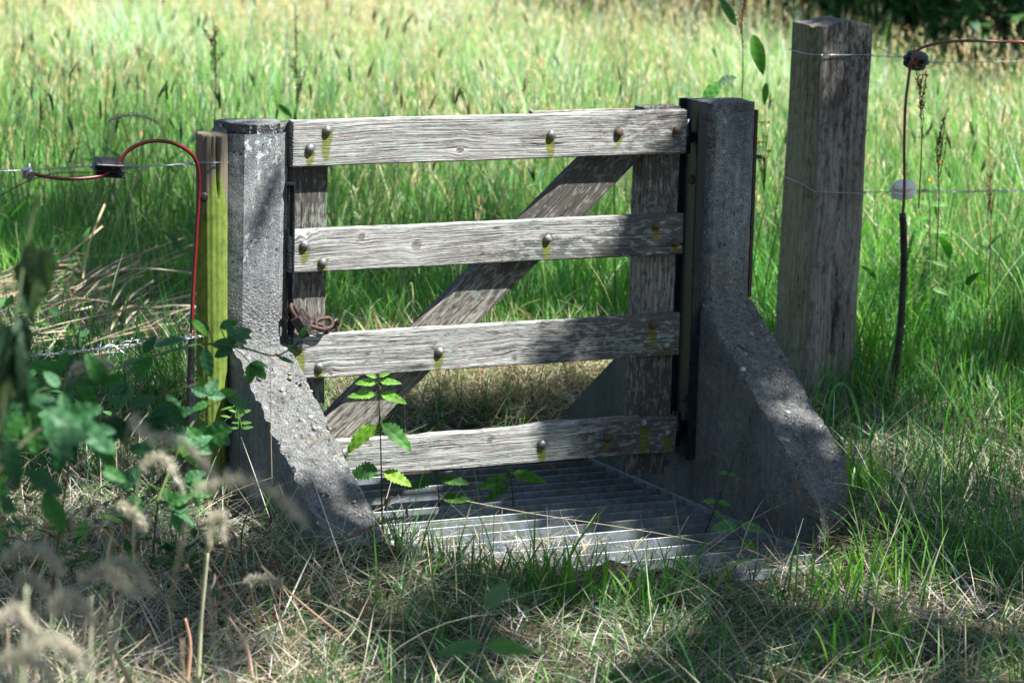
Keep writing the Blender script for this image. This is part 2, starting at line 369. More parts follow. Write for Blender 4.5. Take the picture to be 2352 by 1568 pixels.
# ------------------------------------------------------------ timber
def plank(name, L, Hh, T, frame, mat, parent, bolts=(), knots=(), dark=None, seed=0, step=.004, wob=.0006, moss_len=.07, topfn=None, green=None):
    """a board L long (u), Hh wide (v), T thick; frame maps (u, v, w) to the world; w=0 is its face towards the viewer"""
    nu, nv = max(2, int(L/step)), max(2, int(Hh/step)); nw = 4
    us, vs, ws = np.linspace(0, L, nu+1), np.linspace(0, Hh, nv+1), np.linspace(0, T, nw+1)
    Vs, Fs, n = [], [], 0
    def sheet(A, B, fn, flip):
        nonlocal n
        a, b = np.meshgrid(A, B, indexing='ij'); P = fn(a, b).reshape(-1, 3); na, nb = len(A), len(B)
        i = (np.arange(na-1)[:, None]*nb+np.arange(nb-1)[None]).ravel()
        F = np.stack([i, i+nb, i+nb+1, i+1], 1)
        if flip: F = F[:, ::-1]
        Vs.append(P); Fs.append(F+n); n += len(P)
    st = lambda *c: np.stack(np.broadcast_arrays(*c), -1)
    sheet(us, vs, lambda a, b: st(a, b, 0*a), False); sheet(us, vs, lambda a, b: st(a, b, 0*a+T), True)
    sheet(us, ws, lambda a, b: st(a, 0*a, b), True); sheet(us, ws, lambda a, b: st(a, 0*a+Hh, b), False)
    sheet(vs, ws, lambda a, b: st(0*a, a, b), False); sheet(vs, ws, lambda a, b: st(0*a+L, a, b), True)
    P = np.concatenate(Vs); F = np.concatenate(Fs); u, v, w_ = P.T
    phi = v.copy(); kn = np.zeros(len(P))
    rs = np.random.default_rng(seed); ph = rs.uniform(0, 6, 8)
    phi += .004*np.sin(u*5+ph[0])+.0016*np.sin(u*13+ph[1]+v*20)+.0005*np.sin(u*34+ph[2]+v*50)
    for (ku, kv, kr) in knots:
        dx = (u-ku)/(kr*3.2); dz = v-kv; phi += -kr*1.1*np.exp(-dx*dx)*dz/(np.abs(dz)+kr)*np.exp(-(dz/(kr*6))**2)
        d = np.sqrt(((u-ku)/1.25)**2+dz**2); kn = np.maximum(kn, np.clip((kr-d)/(kr*.3), 0, 1)*(w_ < T*.5))
        ringm = np.clip((kr*1.1-d)/(kr*.2), 0, 1); phi = phi*(1-ringm)+d*2.2*ringm
    moss = np.zeros(len(P))
    for bt in bolts:
        bu, bv, ml = bt[0], bt[1], bt[2]
        if ml <= 0: continue
        sx = .0105+.003*rs.random(); k = np.exp(-((u-bu+.001+.002*np.sin(v*90+bu*50))/(sx*(1-.35*(bv-v)/ml)))**2)*((v < bv+.004) & (v > bv-ml*1.05))*np.clip((v-(bv-ml*1.05))/.025, .0, 1)**.7
        k = np.maximum(k, .3*np.exp(-(((u-bu)**2+(v-bv)**2)/.016**2)**2)); moss = np.maximum(moss, k*np.clip(1-(w_/.004), 0, 1)*bt[3])
    if green is not None: moss = np.maximum(moss, green(u, v))
    dk = dark(u, v) if dark is not None else np.zeros(len(P))
    for bt in bolts: dk = dk+.75*np.exp(-(((u-bt[0])**2+(v-bt[1]+.004)**2)/.0155**2)**1.5)
    gc = np.stack([u+seed*3.7, phi+seed, w_+phi*0+seed], 1)
    end = (u < 1e-4) | (u > L-1e-4)
    # worn edges
    wv = wob*(np.sin(u*9+ph[3])+.7*np.sin(u*23+ph[4])+.5*np.sin(u*61+ph[5]))
    v2 = np.where(v > Hh*.5, v+wv*(v/Hh), v+wob*.7*(np.sin(u*11+ph[6])+.6*np.sin(u*31+ph[7]))*(1-v/Hh))
    ed = np.minimum(np.minimum(v, Hh-v), .5); ew = np.minimum(w_, T-w_)
    rr = .003; kx = np.clip(1-ed/rr, 0, 1)*np.clip(1-ew/rr, 0, 1)
    jag = .0022*(np.sin(v*900+ph[0])+np.sin(v*2300+ph[1]))*.5
    u2 = u+np.where(u < 1e-4, jag, np.where(u > L-1e-4, -jag, 0))
    w2 = w_+kx*.0018*np.where(w_ < T/2, 1, -1); v2 = v2+kx*.0018*np.where(v < Hh/2, 1, -1)
    if topfn is not None: v2 = np.where(v > Hh*.5, v2+topfn(u, w_)*np.clip((v-Hh*.5)/(Hh*.5), 0, 1), v2)
    P2 = frame(u2, v2, w2)
    return mesh_np(name, P2, F, None, mat, parent, False, {'gc': gc, 'moss': moss, 'dark': dk, 'knot': kn})

# ------------------------------------------------------------ the gate
GW = 1.10
gate = empty('wooden_gate', (.55, .03, .1))

tag(gate, 'weathered grey wooden gate of four rails with a diagonal brace between two concrete posts', 'gate')
def child(name, V, F, mat, parent, smooth=True, col=None):
    return mesh_np(name, V, F, col, mat, parent, smooth)
def dome(name, c, r, h, mat, parent, nrm=(0, -1, 0)):
    """round-headed coach bolt with its square neck washer"""
    n, k = 18, 6; V = []; F = []
    rings = [(r*1.0, -.001), (r*1.02, .0008)]+[(r*math.cos(a), .001+h*math.sin(a)) for a in np.linspace(.05, PI/2*.97, k)]
    N = Vector(nrm).normalized(); A = N.orthogonal().normalized(); B = N.cross(A)
    for (rr, hh) in rings:
        for j in range(n):
            a = 2*PI*j/n; V.append(Vector(c)+A*rr*math.cos(a)+B*rr*math.sin(a)+N*hh)
    for i in range(len(rings)-1):
        for j in range(n): F.append((i*n+j, i*n+(j+1) % n, (i+1)*n+(j+1) % n, (i+1)*n+j))
    c0 = (len(rings)-1)*n
    for j in range(0, n//2-1): F.append((c0+j, c0+j+1, c0+n-2-j, c0+n-1-j))
    return child(name, np.array([tuple(v) for v in V]), np.array(F), mat, parent)
T = .034
RAILS = [   # z bottom, z top, bolts (x, z, moss, strength, rusty), knots (x, z, r)
 (.8953, 1.0092, [(.089, .985, .075, 1, 0), (.044, .941, .05, 1, 0), (.707, .956, .06, .9, 0), (.901, .956, .05, .45, 1), (1.072, .957, 0, 0, 1)], [(.452, .925, .008)], lambda u, v: .45*np.clip((u-.75)/.25, 0, 1)),
 (.6327, .7398, [(.033, .703, .05, .9, 0), (.083, .658, .035, 1, 0), (.705, .691, .06, .7, 0), (1.021, .711, .05, .6, 1), (1.078, .664, .03, .8, 1)], [(.338, .69, .010), (.187, .716, .006)], lambda u, v: .75*np.exp(-((u-.72)/.2)**2)*np.clip(1.1-v/.09, .2, 1)+.7*np.clip((u-.82)/.15, 0, 1)),
 (.3658, .4769, [(.026, .451, .09, 1, 0), (.079, .396, .035, 1, 0), (.407, .416, .055, 1, 0), (1.02, .451, .07, .8, 1), (1.063, .393, .03, 1, 0)], [(.11, .378, .006), (.62, .385, .008)], lambda u, v: .5*np.clip((u-.6)/.4, 0, 1)+.15),
 (.1073, .2044, [(.149, .173, .05, .8, 0), (.706, .157, .055, 1, 0), (.896, .160, .05, .4, 1), (1.006, .191, .09, 1, 0), (1.077, .16, .06, 1, 0)], [(.555, .178, .005), (.83, .165, .008)], lambda u, v: .1+.55*np.clip((u-.75)/.2, 0, 1)),
]
for k, (z0, z1, bl, kn, dk) in enumerate(RAILS):
    tf = None
    if k == 1: tf = lambda u, w_: -.014*np.clip((.075-u)/.03, 0, 1)*(w_ < .02)*(1+.3*np.sin(u*200))
    if k == 3: tf = lambda u, w_: .006*((u > .62) & (u < 1.0))*(w_ > .016)*np.clip((u-.62)/.05, 0, 1)-.002*np.clip(np.sin(u*40), 0, 1)
    if k == 0: tf = lambda u, w_: -.002*np.clip(np.sin(u*7+1), 0, 1)*(w_ < .01)
    r_ = plank('rail', GW, z1-z0, T, (lambda z0: lambda u, v, w_: np.stack([u, w_, v+z0], -1))(z0), M_RAIL, gate,
               [(b[0], b[1]-z0, b[2], b[3]) for b in bl], [(q[0], q[1]-z0, q[2]) for q in kn], dk, seed=k+1, topfn=tf)
    if k > 0: r_['label'] = ['', 'second rail down with dark mottled patch', 'third rail down with green stains under its bolts', 'lowest rail, split along its top edge'][k]
    else: r_['label'] = 'top rail with deep wavy grain and a brown knot'
    for b in bl: dome('bolt', (b[0], -.0005, b[1]), .0118, .009, M_BOLTR if b[4] else M_BOLT, gate)
Y1 = T+.0008
def vert_frame(x0, z0, y0, lean=0):      # u runs up, v runs along x
    return lambda u, v, w_: np.stack([x0+v+lean*u, y0+w_, z0+u], -1)
sd_shade_wear = lambda u, v: .6+.25*np.sin(u*9)  # dark patches stand for weathering and the rails' shade together
plank('stile', .925, .105, .055, vert_frame(.005, .075, Y1), M_STILE, gate, seed=11, dark=sd_shade_wear, step=.006)['label'] = 'left stile of the gate, by the padlock'
plank('stile', .97, .113, .055, vert_frame(.991, .045, Y1), M_STILE, gate, seed=12, dark=lambda u, v: .45+.2*np.sin(u*7+1), step=.006)['label'] = 'right stile of the gate, by the dark steel channel'
# end grain cap of the right stile shows above the rail
B0 = np.array([.075, 0, .140]); B1 = np.array([1.02, 0, .985])
d = np.array([B1[0]-B0[0], B1[2]-B0[2]]); Lb = np.hypot(*d); d /= Lb; nrm2 = np.array([-d[1], d[0]])
w_b = .112
def brace_frame(u, v, w_):
    cut = 0
    X_ = B0[0]+d[0]*u+nrm2[0]*(v-w_b/2); Z_ = B0[2]+d[1]*u+nrm2[1]*(v-w_b/2)
    return np.stack([np.clip(X_, .115, .9885), Y1+.002+w_, np.clip(Z_, .12, .99)], -1)
plank('diagonal_brace', Lb-.015, w_b, .05, brace_frame, M_STILE, gate, seed=14, dark=lambda u, v: .3+.35*np.clip((u-.5)/.4, 0, 1), step=.006)
# short board screwed behind the top rail
plank('backing_board', .345, .03, .02, lambda u, v, w_: np.stack([.70+u, T+.055+.004+w_, .975+v], -1), M_STILE, gate, seed=15, dark=lambda u, v: 0*u+.2, step=.006)
# hinge irons at the hanging stile
for z in (.155, .93):
    bevel_box('hinge', (.05, .035, .05 if z < .5 else .03), M_BLACKST, gate, (1.128, .075, z), (0, 0, 0), .004)
    V, F = tube([(1.13, .05, z-.04), (1.13, .05, z+.05)], .011, 12); child('hinge_pin', V, F, M_BLACKST, gate)

# ------------------------------------------------------------ concrete gateposts
def conc_post(name, x0, x1, ztop, zk, slope, nose, back, seed, chips):
    """shaft with chamfered front corners standing on a long sloping foot that reaches both ways across the ditch"""
    D = .14; c = .03; step = .011
    yf = -(zk-nose[1])/slope                                      # where the slope meets the nose, in front
    prof = [(D+.02, zk), (.0, zk)]                                 # side outline of the foot (y, z)
    outline = [(-.004, zk), (yf, nose[1]), (yf-.016, nose[1]-.05), (yf-.016, -.55), (D+back[0]+.06, -.55), (D+back[0]+.06, back[1]-.12), (D+back[0], back[1]), (D+.004, zk)]
    bm = bmesh.new()
    def prism(pts, a, b, axis):
        v0 = [bm.verts.new((a, p[0], p[1]) if axis == 'x' else (p[0], p[1], a)) for p in pts]
        v1 = [bm.verts.new((b, p[0], p[1]) if axis == 'x' else (p[0], p[1], b)) for p in pts]
        bm.faces.new(v0); bm.faces.new(v1[::-1])
        for i in range(len(pts)):
            j = (i+1) % len(pts); bm.faces.new((v0[j], v0[i], v1[i], v1[j]))
    # tessellate by hand: rings around the outline, resampled
    def resample(pts, st, closed=True):
        out = []; m = len(pts)
        for i in range(m if closed else m-1):
            p, q = np.array(pts[i], float), np.array(pts[(i+1) % m], float); k = max(1, int(round(np.linalg.norm(q-p)/st)))
            for j in range(k): out.append(p+(q-p)*j/k)
        if not closed: out.append(np.array(pts[-1], float))
        return np.array(out)
    V = []; F = []; R = []; Lc = []
    def grid_between(A, B, k):     # A,B arrays of rings -> quads
        pass
    # foot: loft in x between its two side outlines; sides filled by a polar-like strip towards the outline's centre
    O = resample(outline, step)
    xs = np.linspace(x0, x1, int((x1-x0)/step)+1); m = len(O); vid = len(V)
    for x in xs:
        for p in O: V.append((x, p[0], p[1]))
    for i in range(len(xs)-1):
        for j in range(m): F.append((i*m+j, i*m+(j+1) % m, (i+1)*m+(j+1) % m, (i+1)*m+j))
    cen = np.array([.03, -.1])
    for side, x in ((0, x0), (1, x1)):
        prev = [(0 if side == 0 else (len(xs)-1)*m)+j for j in range(m)]
        K = 26
        for k in range(1, K):
            cur = []
            for j in range(m):
                p = O[j]+(cen-O[j])*(k/K); cur.append(len(V)); V.append((x, p[0], p[1]))
            for j in range(m):
                q = (prev[j], prev[(j+1) % m], cur[(j+1) % m], cur[j]); F.append(q[::-1] if side == 0 else q)
            prev = cur
        ci = len(V); V.append((x, cen[0], cen[1]))
        for j in range(0, m-1, 2):
            q = (prev[j], prev[j+1], prev[(j+2) % m], ci); F.append(q[::-1] if side == 0 else q)
    nfoot = len(V)
    # shaft: vertical loft of the chamfered section
    sec = [(x0+c, 0), (x1-c, 0), (x1, c), (x1, D), (x0, D), (x0, c)]
    Sx = resample(sec, step); m2 = len(Sx); zs = np.linspace(zk-.03, ztop, int((ztop-zk+.03)/step)+1); base = len(V)
    for z in zs:
        for p in Sx: V.append((p[0], p[1], z))
    for i in range(len(zs)-1):
        for j in range(m2): F.append((base+i*m2+j, base+i*m2+(j+1) % m2, base+(i+1)*m2+(j+1) % m2, base+(i+1)*m2+j))
    prev = [base+(len(zs)-1)*m2+j for j in range(m2)]; ct = np.array([(x0+x1)/2, D/2]); K = 7
    for k in range(1, K):
        cur = []
        for j in range(m2):
            p = Sx[j]+(ct-Sx[j])*(k/K); cur.append(len(V)); V.append((p[0], p[1], ztop+.004*math.sin(k/K*PI/2)))
        for j in range(m2): F.append((prev[j], prev[(j+1) % m2], cur[(j+1) % m2], cur[j]))
        prev = cur
    ci = len(V); V.append((ct[0], ct[1], ztop+.004))
    for j in range(0, m2-1, 2): F.append((prev[j], prev[j+1], prev[(j+2) % m2], ci))
    V = np.array(V); rough = np.zeros(len(V)); lich = np.zeros(len(V)); moss = np.zeros(len(V)); side_dark = np.zeros(len(V))
    out = V.copy()
    for i, p in enumerate(V):
        isfoot = i < nfoot; q = Vector(p)+Vector((seed*5.1, 0, 0))
        n1 = noise.noise(q*14); n2 = noise.noise(q*45); n3 = noise.noise(q*110)
        side = isfoot and (abs(p[0]-x0) < 1e-5 or abs(p[0]-x1) < 1e-5)
        zs_ = zk-slope*abs(p[1]) if p[1] < 0 else 0
        slopef = isfoot and p[1] < 0 and p[2] > -.02 and abs(p[2]-(zk-slope*(-p[1]))) < .012 or (isfoot and p[1] < yf+.01)
        if isfoot:
            rough[i] = 1 if slopef else .15
            amp = .0105 if slopef else .0015
            dz = (n1*.9+n2*.8+n3*.5)*amp
            out[i, 2] += dz; out[i, 1] -= dz*.6 if slopef else 0
            if side and not slopef: out[i, 0] += (n1+n2)*.0012
            if (slopef and side) or (side and abs(p[2]-(zk-slope*(-p[1]))) < .02 and p[1] < 0):   # chipped arrises
                ch = max(0, n1*.5+n2*.7+.25)*.012; out[i, 0] += ch*(1 if abs(p[0]-x0) < 1e-5 else -1); out[i, 2] -= ch*.6
            side_dark[i] = .75 if side and p[2] < zk-slope*(-min(p[1], 0))-.02 else 0  # side faces of the foot darker than its slope
            if p[1] > D+.05 and p[2] > 0 and not side: moss[i] = 1
            if side and p[1] > D+.25 and p[2] > back[1]-.15 : moss[i] = max(moss[i], .5)
        else:
            rough[i] = np.clip((zk+.22-p[2])/.2, 0, .8)+ (.8 if p[2] > ztop-.012 else 0)
            nx_ = 1 if p[0] > (x0+x1)/2 else -1
            onx = abs(p[0]-x0) < 1e-5 or abs(p[0]-x1) < 1e-5; ony = abs(p[1]) < 1e-5
            a = (n1*.8+n2*.6+n3*.5)*.0014
            if onx: out[i, 0] += a*nx_
            elif ony: out[i, 1] -= a
            else: out[i, 0] += a*nx_*.7; out[i, 1] -= a*.7
            if p[2] > ztop-.02:                                   # broken upper rim
                e = max(0, n1*.8+n2*.8+.1)*chips*(p[2]-(ztop-.02))/.02; edge = onx or ony or p[2] < ztop+1e-6
                if edge: out[i, 2] -= e*.5; out[i, 0] += (ct[0]-p[0])*e*4; out[i, 1] += (ct[1]-p[1])*e*4
                out[i, 2] += n3*.002+n2*.0015
            fl = max(0, 1-(p[2]-zk)/.06) if p[2] < zk+.06 else 0   # flare where the foot begins
            out[i, 1] -= fl*fl*.012 if ony else 0
            lich[i] = ((1.1 if seed == 1 else .35)*max(0, min(1, .5+noise.noise(q*9)*1.8)) if ony and zk+.2 < p[2] < ztop-.03 else .1)
    if seed == 2:                                                # the toe is cast askew: its inner corner runs further forward
        tt = (x1-V[:, 0])/(x1-x0); kk = np.clip((yf+.22-V[:, 1])/.22, 0, 1)*(np.arange(len(V)) < nfoot)
        out[:, 1] -= tt*.12*kk; out[:, 2] -= tt*.12*slope*kk*np.clip(V[:, 2]/.15, 0, 1)
    o = mesh_np(name, out, np.array(F), None, [M_CONC, M_PEB], None, True, {'rough': np.clip(rough, 0, 1), 'lichen': lich, 'moss': moss, 'side_dark': side_dark})
    # pebbles of the aggregate standing proud, part of the same casting
    bm.free(); bm = bmesh.new(); bm.from_mesh(o.data); cl = bm.verts.layers.float_color.get('Col') or bm.verts.layers.float_color.new('Col')
    rs = random.Random(seed)
    n0 = 90
    for k in range(n0+0):
        if k < n0:
            t = rs.random(); y = yf*(t**.8); z = zk-slope*(-y); x = rs.uniform(x0+.004, x1-.004); nv = Vector((0, -slope, 1)).normalized()
        else:
            z = ztop-.004-rs.random()*.01; x = rs.uniform(x0+.02, x1-.01); y = rs.uniform(-.001, .004); nv = Vector((0, -1, .3)).normalized()
        r = rs.choice([.003, .004, .005, .007]) if k < n0-8 else rs.uniform(.006, .009)
        res = bmesh.ops.create_icosphere(bm, subdivisions=2, radius=r)
        sx, sy, sz = rs.uniform(.8, 1.5), rs.uniform(.8, 1.3), rs.uniform(.5, .8)
        M = Matrix.Translation(Vector((x, y, z))+nv*r*(-.1 if k < n0 else -.5)) @ nv.to_track_quat('Z', 'Y').to_matrix().to_4x4() @ Matrix.Rotation(rs.random()*6, 4, 'Z') @ Matrix.Diagonal((sx, sy, sz, 1))
        colr = rs.choice([(.3, .28, .24), (.36, .35, .32), (.2, .17, .15), (.12, .11, .1), (.45, .44, .41)] if k >= n0-8 else [(.24, .23, .2), (.14, .13, .11), (.1, .1, .095), (.2, .19, .17), (.17, .145, .12)])
        for v in res['verts']: v.co = M @ v.co; v[cl] = (*colr, 1)
        for f_ in {f_ for v in res['verts'] for f_ in v.link_faces}: f_.material_index = 1; f_.smooth = True
    bmesh.ops.recalc_face_normals(bm, faces=[f_ for f_ in bm.faces if f_.material_index == 0])
    bm.to_mesh(o.data); bm.free(); o.data.set_sharp_from_angle(angle=math.radians(32))
    return o
lp = conc_post('concrete_gatepost', -.158, -.002, 1.002, .458, .60, (-.58, .11), (.16, .22), 1, .5)
tag(lp, 'grey concrete gatepost with white lichen and a sloping foot, next to the mossy round post', 'gatepost', 'concrete gateposts either side of the gate')
rp = conc_post('concrete_gatepost', 1.160, 1.320, 1.022, .50, .67, (-.55, .17), (.62, .06), 2, .12)
tag(rp, 'shaded pitted concrete gatepost with sloping foot, between gate and tall square post', 'gatepost', 'concrete gateposts either side of the gate')
# steelwork let into the posts
V, F = box(.0012, .0052, -.006, .022, .435, .853); V2, F2 = box(-.012, .0050, -.0062, .022, .853, .8575)
mm = Mix(); mm.add(V, F); mm.add(V2, F2); mm.build('steel_strip', M_BLACKST, lp)
mm = Mix(); mm.add(*box(1.150, 1.159, .004, .098, .085, 1.028)); mm.add(*box(1.134, 1.158, -.004, .0035, .0848, 1.0285)); mm.add(*box(1.134, 1.158, .0985, .105, .0848, 1.0285))
mm.build('steel_channel', M_BLACKST, rp)
mm = Mix(); mm.add(*box(1.3215, 1.330, .028, .075, .505, 1.0)); mm.add(*box(1.3302, 1.354, .04, .06, .87, .878)); mm.build('rusty_strip', M_RUST, rp)
for z in (.24, .82): dome('channel_bolt', (1.1495, .05, z), .012, .009, M_BOLTR, rp, (-1, 0, 0))

# ------------------------------------------------------------ steel grid over the ditch
GZ = -.03
grid = empty('steel_cattle_grid', (.57, -.1, GZ))
tag(grid, 'galvanised steel grid of flat bars laid over the ditch under the wooden gate', 'cattle grid')
ys_b = [at(1314, y, 'z', GZ)[1] for y in (1074, 1089, 1106, 1121, 1137, 1152, 1167.5, 1185, 1205, 1228, 1252, 1276, 1300)]
ys_b = sorted(ys_b); ys_b = [ys_b[0]-.19, ys_b[0]-.095]+ys_b+[ys_b[-1]+.078]
for y in ys_b:
    bevel_box('bar', (1.150, .0045, .042), M_GALV, grid, (.578, y, GZ-.021+rng.uniform(-.001, .001)), (0, rng.uniform(-.001, .001), 0), .0007, 1)
for x in (.0005, 1.1562):
    bevel_box('side_bar', (.005, ys_b[-1]-ys_b[0]+.05, .05), M_GALV, grid, (x, (ys_b[0]+ys_b[-1])/2, GZ-.023), (0, 0, 0), .0008, 1)
for x in (.38, .76):
    V, F = tube([(x, ys_b[0], GZ-.034), (x, ys_b[-1], GZ-.034)], .004, 8); child('tie_rod', V, F, M_GALV, grid)

# ------------------------------------------------------------ tall square post
tp_c = np.array([2.146, 1.005])
def tall_post():
    root = empty('square_wooden_post', (tp_c[0], tp_c[1], 0))
    tag(root, 'tall weathered square timber post with two loops of wire round it, right of the gate', 'fence post')
    s = .098; ch = .034; an = math.radians(-11)
    sec = [(-s+ch*1.1, -s), (s-.012, -s), (s, -s+.012), (s, s-.02), (s-.02, s), (-s+.02, s), (-s, s-.02), (-s, -s+ch)]
    P = []
    for i in range(len(sec)):
        p, q = np.array(sec[i]), np.array(sec[(i+1) % len(sec)]); k = max(1, int(np.linalg.norm(q-p)/.008))
        for j in range(k): P.append(p+(q-p)*j/k)
    P = np.array(P); m = len(P); zs = np.linspace(-.05, 1.135, 200); V = []; gcs = []; dk = []; mo = []
    per = np.concatenate([[0], np.cumsum(np.linalg.norm(np.diff(P, axis=0), axis=1))])
    for z in zs:
        w1 = 1+.008*math.sin(z*5)+.004*math.sin(z*13)-.02*z
        for j, p in enumerate(P):
            n_ = noise.noise(Vector((per[j]*18, z*2.2, 3)))*.004+noise.noise(Vector((per[j]*60, z*5, 9)))*.002
            crack = 0
            if p[1] < -s+1e-6:
                xc = .012+.012*math.sin(z*6)+.004*math.sin(z*25)
                if z < .5: crack += .02*math.exp(-((p[0]-xc)/.0045)**2)*min(1, (.5-z)*5)*min(1, max(0, z-.1)*6)
                xc2 = .02+.004*math.sin(z*11)
                if .55 < z < 1.15: crack += .006*math.exp(-((p[0]-xc2)/.004)**2)
            V.append((p[0]*w1*(1+n_*6), p[1]*w1*(1+n_*6)+crack, z+(.006*math.sin(p[0]*25+1)+(s-abs(p[0]))*.02+n_ if z > 1.13 else 0)))
            gcs.append((z, per[j]+.004*math.sin(z*6)+.003*math.sin(z*17+per[j]*20), 0.3)); dk.append(.15+.25*min(1, max(0, (z-.6)*2.2))+crack*60)
            mo.append(.2 if (p[0] < -s+ch*1.1) else .0)
    F = []
    for i in range(len(zs)-1):
        for j in range(m): F.append((i*m+j, i*m+(j+1) % m, (i+1)*m+(j+1) % m, (i+1)*m+j))
    prev = [(len(zs)-1)*m+j for j in range(m)]; top = np.array([V[i] for i in prev]); K = 9
    for k in range(1, K+1):
        cur = []
        for j in range(m):
            p = top[j]*(1-k/K*.999)+np.array([0, 0, top[:, 2].mean()+.004])*(k/K*.999)+np.array([0, 0, .0015*math.sin(k*1.9+j*.02)]); cur.append(len(V)); V.append(tuple(p))
            gcs.append((p[0]*1.5, math.hypot(p[0], p[1])*.9, .7)); dk.append(.25); mo.append(0)
        for j in range(m): F.append((prev[j], prev[(j+1) % m], cur[(j+1) % m], cur[j]))
        prev = cur
    V = np.array(V); x, y = V[:, 0].copy(), V[:, 1].copy()
    V[:, 0] = tp_c[0]+x*math.cos(an)-y*math.sin(an)+.016*(V[:, 2]-.6); V[:, 1] = tp_c[1]+x*math.sin(an)+y*math.cos(an)
    mesh_np('post_shaft', V, np.array(F), None, M_POST, root, True, {'gc': np.array(gcs), 'dark': np.array(dk), 'moss': np.array(mo), 'knot': np.zeros(len(V))})
    def loop(zf):                    # fence wire bound round the post: its outline pushed 2 mm out
        pts = []
        for (px, py) in sec+[sec[0]]:
            r = (px*1.035, py*1.035); z = zf(px, py)
            pts.append((tp_c[0]+r[0]*math.cos(an)-r[1]*math.sin(an)+.016*(z-.6), tp_c[1]+r[0]*math.sin(an)+r[1]*math.cos(an), z))
        out = []
        for i in range(len(pts)-1):
            for t in np.linspace(0, 1, 6, endpoint=False): out.append(np.array(pts[i])*(1-t)+np.array(pts[i+1])*t)
        return np.array(out+[out[0]])
    return loop
post_loop = tall_post()

# ------------------------------------------------------------ round mossy post
gp_c = np.array([-.2005, .018])
def round_post():
    n, R = 90, .0378; zs = np.linspace(-.15, .985, 170); V = []; gc = []; mo = []
    cr = [(-1.52, .16, .15, .030), (-1.95, .07, .06, .014), (-2.4, .25, .04, .010), (-1.15, .4, .03, .008)]
    for z in zs:
        for j in range(n):
            a = 2*PI*j/n; r = R+.0022*noise.noise(Vector((math.cos(a)*1.6, math.sin(a)*1.6, z*3)))+.0008*math.sin(a*17+z*3)
            for (ca, dp, wd, rd) in cr:
                dd = (a-ca+PI) % (2*PI)-PI+.12*math.sin(z*23)*.3; tz = (.985-z)/dp
                if tz < 1: r -= rd*math.exp(-(dd/(wd*(1-tz*.75)))**2)*(1-tz*.6)
            dd = (a-(-1.9)+PI) % (2*PI)-PI
            zt = z+(-.006*max(0, math.cos(a+1.2)*1.0)+.0012*math.sin(a*5) if z > .98 else 0)
            lean = -.012*(z-.5)
            V.append((gp_c[0]+r*math.cos(a)+lean, gp_c[1]+r*math.sin(a), zt)); gc.append((z, a*R, .1))
            sd_ = .5+.5*math.cos(a+PI/2-.5); mo.append(min(1, max(0, (.90+.05*math.sin(a*3)-z)*9))*(.62+.38*sd_))
    F = []
    m = n
    for i in range(len(zs)-1):
        for j in range(m): F.append((i*m+j, i*m+(j+1) % m, (i+1)*m+(j+1) % m, (i+1)*m+j))
    prev = [(len(zs)-1)*m+j for j in range(m)]
    for k in range(1, 7):
        cur = []
        for j in range(m):
            p = np.array(V[(len(zs)-1)*m+j]); c = np.array([gp_c[0]-.006, gp_c[1], .984]); q = p+(c-p)*(k/6*.995); q[2] += .0015*math.sin(j*.9+k*2)
            cur.append(len(V)); V.append(tuple(q)); gc.append((k*.01, j*.003, .4)); mo.append(0)
        for j in range(m): F.append((prev[j], prev[(j+1) % m], cur[(j+1) % m], cur[j]))
        prev = cur
    o = mesh_np('round_wooden_post', np.array(V), np.array(F), None, M_GREEN, None, True, {'gc': np.array(gc), 'moss': np.array(mo)})
    tag(o, 'round algae-green fence post split at its top, beside the left concrete post', 'fence post')
    c = at(467, 453, 'y', -.008); dome('staple_knot', (c[0], c[1], c[2]), .012, .004, M_DRUST, o, (-.5, -1, 0))
round_post()

# ------------------------------------------------------------ wires, cables, insulators
def cable(name, pts, r, sm, ca_, cb_, parent, a0=0.0):
    n = 14; V, F = tube(smooth_pts(pts, sm), r, n); m_ = len(V)-2; j = np.arange(m_) % n; k = np.cos(2*PI*j/n-a0) > .1
    C = np.where(k[:, None], np.array(ca_), np.array(cb_)); C = np.concatenate([C, [ca_, cb_]]); return mesh_np(name, V, F, C, M_CABLE, parent, True)
def wire(pts, r, n=6, sm=0):
    return tube(smooth_pts(pts, sm) if sm else np.array(pts), r, n)
def twist(p, q, turns, amp, r, strands=2, amp2=0, seed=0):
    mm = Mix(); p, q = np.array(p, float), np.array(q, float); d = q-p; L = np.linalg.norm(d); d /= L
    A = np.cross(d, [0, 0, 1.0]); A /= np.linalg.norm(A); B = np.cross(d, A); N = int(turns*10)+2
    for s in range(strands):
        t = np.linspace(0, 1, N); a = 2*PI*turns*t+s*2*PI/strands
        P = p+d*L*t[:, None]+amp*(np.cos(a)[:, None]*A+np.sin(a)[:, None]*B)
        mm.add(*tube(P, r, 5))
    return mm
def coil(mm, p, q, rad, turns, r):
    p, q = np.array(p, float), np.array(q, float); d = q-p; L = np.linalg.norm(d); d /= L; A = np.cross(d, [0, 0, 1.0]); A /= np.linalg.norm(A); B = np.cross(d, A)
    t = np.linspace(0, 1, int(turns*12)); a = 2*PI*turns*t
    mm.add(*tube(p+d*L*t[:, None]+rad*(np.cos(a)[:, None]*A+np.sin(a)[:, None]*B), r, 5))
YW = .004
a = lambda x, y, Y=YW: at(x, y, 'y', Y)
mm = Mix(); mm.add(*wire([(-3.6, YW, a(-60, 396)[2]+.004), a(-60, 396), a(-5, 393.5), a(60, 391), a(218, 381)], .0014))
mm.add(*wire([a(285, 384), a(400, 379), a(450, 376), a(452, 374.5)], .0014)); mm.add(*wire([a(440, 378), a(452, 374), at(485, 374, 'y', -.0235), at(505, 373.5, 'y', -.021), at(524, 372, 'y', .018), at(505, 371, 'y', .058), at(460, 373, 'y', .055), a(449, 376, .03), a(440, 377)], .0016, 6, 5))
